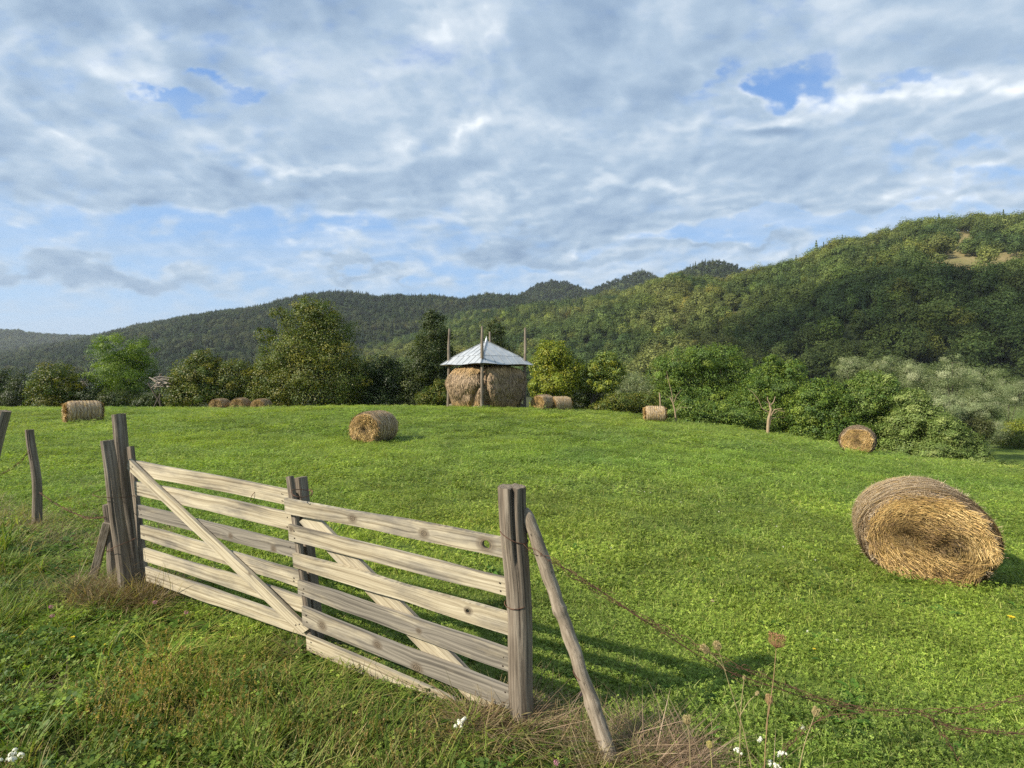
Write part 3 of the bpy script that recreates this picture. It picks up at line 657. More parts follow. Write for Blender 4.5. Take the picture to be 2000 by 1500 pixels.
plant('shrub', 'shrub', 'brownish yellow shrub below the willows near the right edge', 44, [(1905,838,30,24),(1888,850,26,22)], [(.10,.11,.035),(.08,.10,.03)], 7000, .15, 50, group=G_R, crown_name='foliage', fill=False)
plant('shrub', 'shrub', 'yellow green hedge row on the lower meadow at the right edge', 69, [(1965,838,30,13),(2000,832,34,14),(2040,832,36,15)], LIME, 7000, .17, 51, group=G_R, crown_name='foliage', stem=False, fill=False)
plant('shrub', 'shrub', 'dark hedge row in front of the yellow green one at the right edge', 66, [(1955,856,30,16),(1992,858,34,17),(2035,858,34,17),(2075,858,34,17)], OLIVE, 7000, .17, 52, group=G_R, crown_name='foliage', stem=False, fill=False)

# dead trees
m_dead, n = mat('dead_wood')
gr = n.attr('grain', out='Vector'); f = n.noise(n.vm('MULTIPLY', gr, (5, 60, 1)), 1, 4, .6)
n.out(n.bsdf(n.ramp(f, [(.3, (.16, .115, .07)), (.6, (.34, .26, .16)), (.8, (.44, .36, .25))]), .85, n.bump(f, .5, .01), .2))
def dead(name, label, Z, limbs, seed, k=1.0):
    r = np.random.default_rng(seed); fx, fy = limbs[0][0][0]
    X0 = (fx - 1000) / 1000 * Z; root = empty(name, (X0, Z, gz(X0, Z)), label, 'tree', 'dead trees at the brow of the meadow')
    for j, (path, r0, r1) in enumerate(limbs):
        q = np.array([P(a, b, Z) for a, b in path])
        if j == 0: q[0, 2] = gz(X0, Z) - .15
        else: q[1:, 1] += np.linspace(0, r.uniform(-.6, .6), len(q) - 1)
        mb = MB(); tube(mb, q, np.linspace(r0, r1, len(q)) * .5, 8, wob=.35, seed=seed + j, grain=1)
        mb.build('trunk' if j == 0 else 'branch', m_dead, root)
dead('dead_tree', 'bare dead trunk forking at the top in front of the green acacias', 27, [
    ([(1499,850),(1501,820),(1506,800),(1503,790)], .17, .11), ([(1503,830),(1506,812),(1507,800)], .10, .08), ([(1506,800),(1505,790),(1500,782),(1499,775)], .07, .04), ([(1505,792),(1511,785),(1520,775)], .06, .03),
    ([(1503,806),(1488,797),(1482,780),(1472,766),(1462,758)], .05, .015), ([(1504,790),(1490,782),(1480,774)], .035, .015), ([(1505,812),(1512,800),(1517,797)], .05, .03), ([(1507,817),(1522,815),(1534,816)], .035, .015), ([(1512,808),(1520,802),(1526,803)], .03, .015)], 71)
dead('dead_tree', 'bleached thin leaning dead tree beside the striped bale', 31, [
    ([(1321,817),(1318,800),(1314,786),(1309,776)], .10, .06), ([(1315,788),(1312,768),(1308,745),(1306,725)], .045, .015), ([(1316,786),(1322,772),(1326,760)], .04, .015), ([(1319,804),(1330,795),(1340,796)], .03, .012),
    ([(1318,806),(1328,788),(1336,778)], .025, .01), ([(1310,778),(1304,774)], .03, .015)], 72)
mb = MB(); Z0 = 33; q0 = P(1291, 792, Z0); q0[2] = gz(q0[0], Z0) - .1
tube(mb, [q0, P(1289, 775, Z0), P(1288, 767, Z0)], [.06, .05, .035], 7, wob=.3, seed=3, grain=1)
tag(mb.build('dead_stump', m_dead, loc=q0 + [0, 0, .1]), 'slim bare stake of a dead sapling behind the striped bale', 'stump')

# pale timber heap by the hedge
m_pale, n = mat('weathered_timber')
gr = n.attr('grain', out='Vector'); f = n.noise(n.vm('MULTIPLY', gr, (3, 50, 1)), 1, 4, .6)
n.out(n.bsdf(n.ramp(f, [(.3, (.16, .13, .10)), (.6, (.36, .31, .26)), (.8, (.50, .45, .38))]), .85, None, .2))
def timber(label, Z, cx, cy, wpx, hpx, k, seed, props):
    r = np.random.default_rng(seed); c = P(cx, cy, Z); X0 = c[0]
    root = empty('timber_pile', (X0, Z, gz(X0, Z)), label, 'timber pile', 'piles of old timber by the hedge')
    for j in range(k):
        p = P(cx + r.normal(0, wpx * .25), cy + r.uniform(-hpx, hpx) * .5, Z + r.normal(0, .4)); a = r.normal(0, .35); b = r.uniform(-1, 1)
        dv = norm([math.cos(a), b, math.sin(a)]) * r.uniform(.25, .6); mb = MB()
        if r.uniform() < .5: box(mb, p - dv, p + dv, .16, .04, seed=j, grain=1)
        else: tube(mb, [p - dv, p + r.normal(0, .03, 3), p + dv], r.uniform(.03, .07), 7, seed=j, grain=1)
        mb.build('plank', m_pale, root)
    for a, b in props:
        mb = MB(); q = P(*b, Z); q[2] = max(q[2], gz(q[0], Z) - .1) if b[1] < 780 else gz(q[0], Z) - .1
        tube(mb, [P(*a, Z), (P(*a, Z) + q) / 2, q], [.06, .065, .07], 7, seed=3, grain=1); mb.build('prop', m_bark, root)
timber('pale heap of old boards propped on crossed poles beside the hedge', 42.6, 314, 746, 38, 20, 30, 5, [((290, 748), (322, 792)), ((322, 752), (296, 792)), ((312, 750), (314, 792)), ((335, 750), (337, 792))])
timber('small pale heap of broken boards left of the bright feathery tree', 48, 170, 748, 14, 10, 12, 6, [((166, 750), (164, 792)), ((175, 750), (178, 792))])
# ------------------------------------------------------------------ hay bales
m_hay, n = mat('hay')
col = n.attr('tint', out='Color'); q = n.attr('grain', out='Vector')
f = n.noise(n.vm('MULTIPLY', q, (60, 2.5, 2.5)), 1, 5, .65); f2 = n.noise(q, 5, 4)
c2 = n.mix(1, col, n.ramp(n.m('ADD', n.m('MULTIPLY', f, .7), n.m('MULTIPLY', f2, .3)), [(.3, (.35, .32, .28)), (.5, (.85, .82, .78)), (.7, (1.35, 1.3, 1.2))]), 'MULTIPLY')
n.out(n.bsdf(c2, .85, n.bump(f, .8, .03), .15))
m_straw, n = mat('straw')
col = n.attr('tint', out='Color')
n.out(n.bsdf(col, .65, None, .3))
m_twine, n = mat('twine'); n.out(n.bsdf((.10, .075, .05), .9))

GOLD = np.array([(.49, .325, .12), (.39, .255, .09), (.58, .42, .18), (.26, .165, .07), (.17, .11, .052)])
GREY = np.array([(.50, .39, .26), (.39, .30, .195), (.60, .49, .345), (.28, .21, .14)])
def ribbons(mb, c, t, nr, L, wd, tint, bend=None, r=rng):
    """thin straw stalks: 3-segment ribbons along t, lying on a surface with normal nr"""
    k = len(c); t = norm(t); nr = norm(nr); sd = norm(np.cross(t, nr)); u = np.linspace(-.5, .5, 4)
    L = np.broadcast_to(L, (k,)); bend = np.zeros(k) if bend is None else bend
    p = c[:, None] + t[:, None] * (u[None, :, None] * L[:, None, None]) + nr[:, None] * ((-bend[:, None] * u[None] ** 2 * L[:, None] * 4)[..., None])
    ww = np.broadcast_to(wd, (k,))[:, None, None] * np.array([.6, 1, 1, .5])[None, :, None] * .5
    v = np.concatenate([p - sd[:, None] * ww, p + sd[:, None] * ww], 1).reshape(-1, 3)
    b = np.arange(k)[:, None, None] * 8; f = (b + np.array([[0, 1, 5, 4], [1, 2, 6, 5], [2, 3, 7, 6]])[None]).reshape(-1, 4)
    mb.add(v, f, 0, tint=np.repeat(tint, 8, 0))

def bale_mesh(seed, R=.53, L=1.15, stalks=3500, swirl=True, wd=.007, sag=.06):
    r = np.random.default_rng(seed)
    def shape(p):
        """sag: wider than tall, flat where it sits"""
        p = p.copy(); z = p[..., 2] / R
        p[..., 1] *= 1.05 + sag * .5 * (1 - z); p[..., 2] = np.where(p[..., 2] < -R * .86, -R * .86 + (p[..., 2] + R * .86) * .25, p[..., 2]) * (1 - sag * .5)
        p[..., 2] += R * .9 * (1 - sag * .5)
        return p
    mb = MB(); nt, nl, ncap = 96, 30, 26
    th = np.linspace(0, 2 * PI, nt, endpoint=False); xs = np.linspace(-L / 2, L / 2, nl)
    def rad(th, x):
        n1 = fbm(np.cos(th) * 2.2 + seed, np.sin(th) * 2.2 + x * 3, seed, 3) - .5
        band = .008 * np.cos(x / .125 * 2 * PI)                       # lashing every 12 cm
        edge = -.075 * np.clip((np.abs(x) - (L / 2 - .17)) / .17, 0, 1) ** 2
        return R * (1 + .09 * n1) + band + edge
    T, Xs = np.meshgrid(th, xs, indexing='ij'); rr = rad(T, Xs)
    side = np.stack([Xs, np.cos(T) * rr, np.sin(T) * rr], -1)
    stripe = .86 + .2 * (np.cos(Xs / .125 * 2 * PI) * .5 + .5)
    wth = fbm(np.cos(T) * 3 + 7, np.sin(T) * 3 + Xs * 4, seed + 2, 3)
    g0 = GREY[1] * (1 - wth[..., None]) + GREY[2] * wth[..., None]
    mb.add(shape(side.reshape(-1, 3)), grid_faces(nt, nl, True), tint=(g0 * stripe[..., None]).reshape(-1, 3), grain=side.reshape(-1, 3))
    def eddy(y, z):
        """flow on the end face: a spiral round two eyes"""
        e = [(-.33 * R, .10 * R, 1.), (.30 * R, .0 * R, 1.)] if swirl else [(.02 * R, -.05 * R, 1.)]
        fy = -z * .55; fz = y * .55; dk = 0
        for a, b, k in e:
            dy, dz = y - a, z - b; d2 = dy * dy + dz * dz; wgt = np.exp(-d2 / (.12 * R * R)) * 2.2
            fy = fy - dz / R * wgt * k; fz = fz + dy / R * wgt * k; dk = dk + np.exp(-d2 / (.055 * R * R))
        j = fbm(y * 7 + seed, z * 7, seed + 4, 3) - .5
        return fy + j * .6, fz + (fbm(y * 7, z * 7 + 9, seed + 5, 3) - .5) * .35, dk
    for sg in (-1, 1):
        qs = np.linspace(0, 1, ncap); Tq, Q = np.meshgrid(th, qs, indexing='ij'); rr = rad(Tq, np.full_like(Tq, L / 2)) * Q
        y, z = np.cos(Tq) * rr, np.sin(Tq) * rr; fy, fz, dk = eddy(y, z)
        bul = .05 * (1 - Q ** 2) + .07 * (fbm(y * 5 + seed, z * 5, seed + 8, 4) - .5) * sstep(1, .85, Q) - .02 * dk
        cap = np.stack([sg * (L / 2 + bul * sstep(1, .9, Q)), y, z], -1)
        cn = fbm(y * 9, z * 9, seed + 6, 4); tc = GOLD[4] * (1 - cn[..., None]) + GOLD[1] * cn[..., None]
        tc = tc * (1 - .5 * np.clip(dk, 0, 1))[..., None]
        gcap = np.stack([Q * R + .03 * cn, y, z], -1)
        f = grid_faces(nt, ncap, True)
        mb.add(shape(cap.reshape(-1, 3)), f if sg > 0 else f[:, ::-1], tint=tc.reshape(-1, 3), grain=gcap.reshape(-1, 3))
    st = MB()
    k = stalks; t = r.uniform(0, 2 * PI, k); x = r.uniform(-L / 2, L / 2, k); R2 = rad(t, x) + r.uniform(0, .016, k)
    c = np.stack([x, np.cos(t) * R2, np.sin(t) * R2], -1); nr = np.stack([np.zeros(k), np.cos(t), np.sin(t)], -1)
    tg = np.stack([r.normal(0, .28, k), -np.sin(t), np.cos(t)], -1) + nr * r.normal(0, .10, k)[:, None]
    ti = GREY[r.integers(0, 4, k)] * r.uniform(.7, 1.35, (k, 1)); gd = r.uniform(size=k) < .4; ti[gd] = GOLD[r.integers(0, 4, gd.sum())]
    ln = r.uniform(.10, .34, k); ribbons(st, shape(c), tg, nr, ln, wd * r.uniform(.6, 1.3, k), ti, ln * .35 / R * .5, r)
    for sg in (-1, 1):
        k = stalks; q = np.sqrt(r.uniform(0, 1, k)) * .99; t = r.uniform(0, 2 * PI, k); rr = rad(t, np.full(k, L / 2)) * q
        y, z = np.cos(t) * rr, np.sin(t) * rr; fy, fz, dk = eddy(y, z)
        bul = .05 * (1 - q ** 2) + .07 * (fbm(y * 5 + seed, z * 5, seed + 8, 4) - .5) * sstep(1, .85, q) - .02 * dk
        c = np.stack([sg * (L / 2 + bul * sstep(1, .9, q) + r.uniform(.0, .022, k)), y, z], -1)
        tg = np.stack([r.normal(0, .12, k), fy, fz], -1); tg = norm(tg) + r.normal(0, .22, (k, 3)) * [.5, 1, 1]
        cn = fbm(y * 6 + 3, z * 6, seed + 11, 3); ix = np.clip(((1 - cn) * 5 + r.normal(0, 1.1, k)).astype(int) - 0, 0, 4)
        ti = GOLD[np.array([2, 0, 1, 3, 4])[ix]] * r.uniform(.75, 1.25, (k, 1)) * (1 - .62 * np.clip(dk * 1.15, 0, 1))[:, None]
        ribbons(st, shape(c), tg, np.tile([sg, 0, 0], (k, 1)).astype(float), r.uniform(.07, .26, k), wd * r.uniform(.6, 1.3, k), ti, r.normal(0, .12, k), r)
    k = stalks // 8                                                     # loose wisps sticking out
    t = r.uniform(0, 2 * PI, k); x = r.choice([-1, 1], k) * L / 2 * np.where(r.uniform(size=k) < .5, 1, r.uniform(0, 1, k)); R2 = rad(t, x)
    c = np.stack([x, np.cos(t) * R2, np.sin(t) * R2], -1); nr = np.stack([np.zeros(k), np.cos(t), np.sin(t)], -1)
    tg = nr * .6 + r.normal(0, .7, (k, 3))
    ribbons(st, shape(c), tg, np.cross(tg, r.normal(size=(k, 3))), r.uniform(.05, .14, k), wd * .7, GREY[r.integers(0, 4, k)] * 1.1, None, r)
    tw = MB()
    for j in range(-4, 5):
        x0 = j * .125; tq = np.linspace(0, 2 * PI, 60, endpoint=True); rq = rad(tq, np.full_like(tq, x0 + .0625 * 0)) * 1.0 + .012
        tube(tw, shape(np.stack([np.full_like(tq, x0 + .06), np.cos(tq) * rq, np.sin(tq) * rq], -1)), .004, 4, cap=False)
    return mb, st, tw

BALES = [  # px, py of the foot, distance, direction of the axis (deg from +X), size, mesh kind, label
    (1796, 1112, 5.5, -120, .985, 0, 'largest nearest hay bale with a swirled straw face, right of the gate'),
    (731, 862, 16.9, -106, 1.04, 1, 'single hay bale alone in the middle of the meadow left of the shelter'),
    (163, 826, 22.6, 48, 1.0, 1, 'hay bale seen side on at the left behind the two gate posts'),
    (1279, 823, 30.4, -8, .95, 1, 'striped hay bale seen side on at the brow, left of the leaning dead tree'),
    (1675, 880, 20.6, -126, 1.07, 2, 'round faced hay bale on the right brow against the green trees'),
    (430, 803.5, 39.5, -90, 1.03, 2, 'leftmost of the three bales lined up by the far hedge'),
    (470, 802.5, 39.2, -86, 1.06, 2, 'middle one of the three bales lined up by the far hedge'),
    (511, 801, 39.0, -92, 1.03, 1, 'rightmost of the three bales lined up by the far hedge'),
    (1061, 803, 33.0, -128, 1.03, 2, 'left one of the touching pair of bales beside the hay shelter'),
    (1094, 804, 33.4, -155, 1.0, 1, 'right one of the touching pair of bales beside the hay shelter')]
KIND = [bale_mesh(3, stalks=17000, swirl=True, wd=.0048, sag=.07, L=.95), bale_mesh(5, stalks=5000, swirl=False, wd=.011), bale_mesh(8, stalks=5000, swirl=False, wd=.011, sag=.01)]
first = {}
for px, py, Z, az, s, kd, lb in BALES:
    p = P(px, py, Z); p[2] = gz(p[0], Z) - .03
    e = empty('hay_bale', p, lb, 'hay bale', 'round hay bales lying on the meadow')
    e.rotation_euler = (0, 0, math.radians(az)); e.scale = (s, s, s)
    if kd not in first:
        first[kd] = [MBx.build(nm, mm) for MBx, nm, mm in zip(KIND[kd], ('bale_core', 'loose_straw', 'twine')[:3 if kd else 2], (m_hay, m_straw, m_twine))]
        for o in first[kd]: o.parent = e
    else:
        for o in first[kd]:
            c = o.copy(); C.objects.link(c); c.parent = e

# ------------------------------------------------------------------ hay shelter
m_post, n = mat('grey_post')
gr = n.attr('grain', out='Vector')
f = n.noise(n.vm('MULTIPLY', gr, (2.5, 55, 1)), 1, 6, .65); st_ = n.noise(n.vm('MULTIPLY', gr, (1.5, 4, 1)), 1, 4, .6); cr = n.noise(n.vm('MULTIPLY', gr, (2.2, 130, 1)), 1, 3, .5)
c0 = n.ramp(n.m('ADD', n.m('MULTIPLY', f, .6), n.m('MULTIPLY', st_, .4)), [(.35, (.06, .047, .036)), (.5, (.185, .152, .115)), (.63, (.32, .275, .215))])
c0 = n.mix(n.rng(cr, .62, .7, 0, .75), c0, (.03, .023, .018))
li = n.noise(gr, 14, 4, .7)
c0 = n.mix(n.rng(li, .66, .74, 0, .5), c0, (.30, .27, .16))
n.out(n.bsdf(c0, .9, n.bump(n.m('SUBTRACT', f, n.rng(cr, .58, .72, 0, .8)), .8, .012), .15))
m_metal, n = mat('galvanised_sheet')
pos = n.new('ShaderNodeTexCoord').outputs['Object']
f = n.noise(n.vm('MULTIPLY', pos, (1, 1, 3)), 1.3, 5, .6); f2 = n.noise(pos, 9, 3)
c0 = n.ramp(n.m('ADD', n.m('MULTIPLY', f, .7), n.m('MULTIPLY', f2, .3)), [(.35, (.33, .355, .37)), (.55, (.44, .465, .48)), (.7, (.53, .55, .56))])
c0 = n.mix(n.rng(n.noise(pos, 2.4, 5, .7), .64, .76, 0, .55), c0, (.32, .24, .16))
n.out(n.bsdf(c0, .42, n.bump(f, .15, .05), .5, .3))

SC = np.array([-1.7, 34., 0]); gs = gz(-1.7, 34)
ang = math.radians(3.6)
D1 = np.array([math.cos(ang), -math.sin(ang), 0]); D2 = np.array([-math.sin(ang), -math.cos(ang), 0])   # towards the right pole / the front pole
sh = empty('hay_shelter', (SC[0], SC[1], gs), 'open hay shelter on four poles under a hipped metal roof', 'hay shelter')
zr = lambda v: CAMZ + v
POLES = [(-D1, 642, 878), (D2, 637, 942), (D1, 640, 1026), (-D2, 648, 957)]
for i, (d, ty, tx) in enumerate(POLES):
    b = SC + d * 2.55; b[2] = gz(b[0], b[1]); top = P(tx, ty, b[1]); mb = MB()
    mid = (b + top) / 2 + [rng.normal(0, .03), 0, 0]
    tube(mb, [b - [0, 0, .3], b + [0, 0, .2], (b + mid) / 2, mid, (mid + top) / 2 + [.03 * (i - 1.5), 0, 0], top], [.115, .11, .105, .10, .095, .075], 9, wob=.2, seed=i, grain=1)
    mb.build('pole', m_post, sh)
# roof: two slopes, standing seams, finial
def ring(h, z): return [SC * [1, 1, 0] + d * h + [0, 0, zr(z)] for d in (-D1, D2, D1, -D2)]
eave, brk = ring(3.11, 1.26), ring(2.2, 1.80); apex = SC * [1, 1, 0] + [0, 0, zr(2.86)]
mb = MB()
for i in range(4):
    a, b, c, d = eave[i], eave[(i + 1) % 4], brk[(i + 1) % 4], brk[i]
    for lo0, lo1, hi0, hi1, nn in ((a, b, d, c, 7), (d + np.array([0, 0, .012]), c + np.array([0, 0, .012]), apex, apex, 6)):
        U = np.linspace(0, 1, 15); V = np.linspace(0, 1, 9)
        u, v = np.meshgrid(U, V, indexing='ij')
        g = (lo0 * (1 - u[..., None]) + lo1 * u[..., None]) * (1 - v[..., None]) + (hi0 * (1 - u[..., None]) + hi1 * u[..., None]) * v[..., None]
        g[..., 2] += .05 * (fbm(g[..., 0] * 1.6, g[..., 1] * 1.6, 3, 2) - .5) * (v < .99) * (v > .01) + (.03 * np.sin(u * 9 + i) * (v < .01) if nn == 7 else 0)
        nrm_ = norm(np.cross(lo1 - lo0, hi0 - lo0)); th_ = g - nrm_ * .012
        mb.add(g.reshape(-1, 3), grid_faces(15, 9)); mb.add(th_.reshape(-1, 3) - [0, 0, .01], grid_faces(15, 9)[:, ::-1])
roof = mb.build('roof', m_metal, sh, smooth=False)
sm = MB()
for i in range(4):
    a, b, c, d = eave[i], eave[(i + 1) % 4], brk[(i + 1) % 4], brk[i]; e1 = norm(b - a)
    for lo0, lo1, hi0, hi1, off in ((a, b, d, c, 0), (d, c, apex, apex, .014)):
        for t in (np.arange(1, 7) / 7 if off == 0 else np.arange(1, 6) / 6):
            p = lo0 + (lo1 - lo0) * t; up_ = norm(np.cross(lo1 - lo0, (hi0 + hi1) / 2 - lo0)); slope = norm(np.cross(up_, e1))
            L_ = abs(np.dot(hi0 - lo0, slope))
            tmax = min(np.dot(p - lo0, e1) / max(1e-6, np.dot(hi0 - lo0, e1)), np.dot(lo1 - p, e1) / max(1e-6, np.dot(lo1 - hi1, e1)), 1)
            box(sm, p + up_ * (.014 + off * .5), p + slope * L_ * tmax * .98 + up_ * (.014 + off * .5), .018, .022, up=up_, bev=.003)
    box(sm, a + [0, 0, .015], d + [0, 0, .02], .07, .03, bev=.005); box(sm, d + [0, 0, .03], apex + [0, 0, .02], .08, .035, bev=.005)
m_seam, n = mat('seam_metal'); n.out(n.bsdf((.26, .28, .30), .6, None, .3, .2))
sm.build('seam', m_seam, roof)
mb = MB(); tube(mb, [apex - [0, 0, .1], apex + [0, 0, .1], apex + [.02, 0, .3]], [.13, .07, .015], 8); mb.build('finial', m_metal, roof)
# beams under the eaves and the low deck
for i in range(4):
    d0, d1 = POLES[i][0], POLES[(i + 1) % 4][0]
    for z, nm in ((zr(1.30), 'beam'), (gs + .22, 'deck_beam')):
        mb = MB(); p0, p1 = SC * [1, 1, 0] + d0 * 2.5, SC * [1, 1, 0] + d1 * 2.5; p0[2] = p1[2] = z
        tube(mb, [p0, (p0 + p1) / 2, p1], .075, 8, seed=i, wob=.1, grain=1); mb.build(nm, m_post, sh)
for k in range(9):
    t = (k + .5) / 9 * 2 - 1; s = norm(D1 + D2); u = norm(D2 - D1); mb = MB(); c = SC * [1, 1, 0] + s * t * 1.72 + [0, 0, gs + .31]
    box(mb, c - u * 1.72, c + u * 1.72, .3, .04, seed=k, grain=1); mb.build('deck_board', m_post, sh)
# the stacked hay
hs = MB(); nth, nz = 150, 46
th = np.linspace(0, 2 * PI, nth, endpoint=False); v = np.linspace(0, 1, nz)
fang = math.atan2(D2[1], D2[0]); rel = (th - fang + PI) % (2 * PI) - PI      # angle from the front pole
def hay_pt(rel, v, extra=0):
    sq = 2.62 / (np.abs(np.cos(rel)) ** 1.25 + np.abs(np.sin(rel)) ** 1.25) ** (1 / 1.25)   # square with its corners at the poles
    sq = np.minimum(sq, 2.36 + .12 * np.sin(rel * 2)) * 1.07
    b = np.where(v < .62, .87 + .17 * np.sin(np.clip(v / .62, 0, 1) * PI * .66), (.87 + .17 * math.sin(PI * .66)) * np.sqrt(np.clip(1 - ((v - .62) / .38) ** 2.0, 0, 1)) * .995 + .005)
    notch = .17 * np.exp(-((rel - .05 + .20 * (v - .5)) / .10) ** 2) * (v < .74) + .12 * np.exp(-((rel + .16 - .5 * (v - .3)) / .09) ** 2) * (v < .5)
    z = np.where(v < .62, v / .62 * 1.62, 1.62 + np.sin(np.clip((v - .62) / .38, 0, 1) * PI / 2) * .80)
    nz_ = (fbm(rel * 3.2 + 5, v * 4, 21, 4) - .5) * .42 + (fbm(rel * 12, v * 12, 22, 3) - .5) * .14
    r_ = (sq * b) * (1 - notch) + nz_ * np.clip(b, 0, 1)
    r_ = np.maximum(r_, .01) + extra
    a = rel + fang
    hump = .16 * (np.cos(rel * 4 + PI) * .5 + .5) * np.clip((v - .72) / .2, 0, 1) * (v < .98)
    return np.stack([SC[0] + np.cos(a) * r_, SC[1] + np.sin(a) * r_, gs + .33 + z + hump - .12 * np.exp(-((v) / .1) ** 2)], -1)
def hay_col(rel, v):
    wth = sstep(.05, .14, v + .12 * (fbm(rel * 5, v * 2, 31, 3) - .5)) * sstep(.80, .66, v + .16 * (fbm(rel * 4, v * 3, 32, 3) - .5))
    nn = fbm(rel * 9, v * 9, 33, 3)[..., None]
    gold = np.array([.37, .245, .11]) * (.6 + .7 * nn); gre = np.array([.285, .205, .125]) * (.6 + .8 * nn)
    return gold * (1 - wth[..., None]) + gre * wth[..., None]
RL, VV = np.meshgrid(rel, v, indexing='ij'); pt = hay_pt(RL, VV)
gg = np.stack([RL * 2.2 * .35, VV * 2.2, np.sin(RL)], -1)
hs.add(pt.reshape(-1, 3), grid_faces(nth, nz, True), tint=hay_col(RL, VV).reshape(-1, 3) * .8, grain=gg.reshape(-1, 3))
hay = hs.build('hay_stack', m_hay, loc=(SC[0], SC[1], gs + .33)); tag(hay, 'bulging stack of loose golden and grey hay under the metal roof', 'hay stack')
sb = MB(); r = np.random.default_rng(9); k = 17000
rl = r.uniform(-PI, PI, k); vv = r.uniform(.01, .97, k); c = hay_pt(rl, vv, .012); e = 1e-3
tz = norm(hay_pt(rl, vv + .004) - hay_pt(rl, vv - .004)); tr = norm(hay_pt(rl + .004, vv) - hay_pt(rl - .004, vv)); nr = np.cross(tr, tz)
ribbons(sb, c + nr * r.uniform(0, .05, (k, 1)), tz + tr * r.normal(0, .35, (k, 1)), nr, r.uniform(.15, .5, k), r.uniform(.016, .034, k), np.clip(hay_col(rl, vv) * r.uniform(.55, 1.5, (k, 1)), 0, .7), r.uniform(0, .1, k), r)
sb.build('loose_straw', m_straw, hay)
# ------------------------------------------------------------------ the gate
m_board, n = mat('board_wood')
g = n.attr('grain', out='Vector'); u, v, sd = n.sep(g)
wp = n.attr('warp'); kn = n.attr('knot'); gy_ = n.attr('grey')
vw = n.m('ADD', v, n.m('ADD', wp, n.m('MULTIPLY', n.m('SUBTRACT', n.noise(n.comb(n.m('MULTIPLY', u, 1.6), n.m('MULTIPLY', v, 3), sd), 1, 3), .5), .035)))
ga = n.noise(n.comb(n.m('MULTIPLY', u, 1.3), n.m('MULTIPLY', vw, 75), sd), 1, 4, .6)
gb = n.noise(n.comb(n.m('MULTIPLY', u, 7), n.m('MULTIPLY', vw, 330), sd), 1, 3, .6)
stn = n.noise(n.comb(n.m('MULTIPLY', u, 2.6), n.m('MULTIPLY', v, 9), n.m('ADD', sd, 3.3)), 1, 5, .65)
c0 = n.ramp(ga, [(.3, (.19, .15, .092)), (.47, (.40, .342, .232)), (.62, (.53, .468, .335))])
c0 = n.mix(n.rng(gb, .5, .72, 0, .45), c0, (.25, .19, .125))
c0 = n.mix(n.rng(n.m('ADD', stn, n.m('MULTIPLY', gy_, .5)), .44, .70, 0, .92), c0, n.mix(n.rng(ga, .35, .6), (.085, .077, .066), (.235, .21, .172)))
c0 = n.mix(n.rng(n.m('ABSOLUTE', n.m('SUBTRACT', kn, .022)), .008, .001, 0, .5), c0, (.13, .10, .07))
c0 = n.mix(n.rng(kn, .022, .014, 0, .85), c0, n.mix(n.rng(n.m('ADD', n.m('SINE', n.m('MULTIPLY', kn, 900)), n.m('MULTIPLY', n.noise(n.vm('SCALE', g, 70), 1, 3), 3)), .6, 2.4), (.035, .027, .021), (.185, .14, .09)))
n.out(n.bsdf(c0, .82, n.bump(n.m('ADD', ga, n.m('MULTIPLY', gb, .5)), .45, .004), .2))
m_nail, n = mat('rusty_nail'); n.out(n.bsdf((.035, .022, .015), .7, None, .3, .3))
m_wire, n = mat('rusty_wire')
pos = n.new('ShaderNodeTexCoord').outputs['Object']
n.out(n.bsdf(n.ramp(n.noise(pos, 40, 3), [(.35, (.055, .030, .021)), (.6, (.155, .08, .05))]), .85, None, .2))

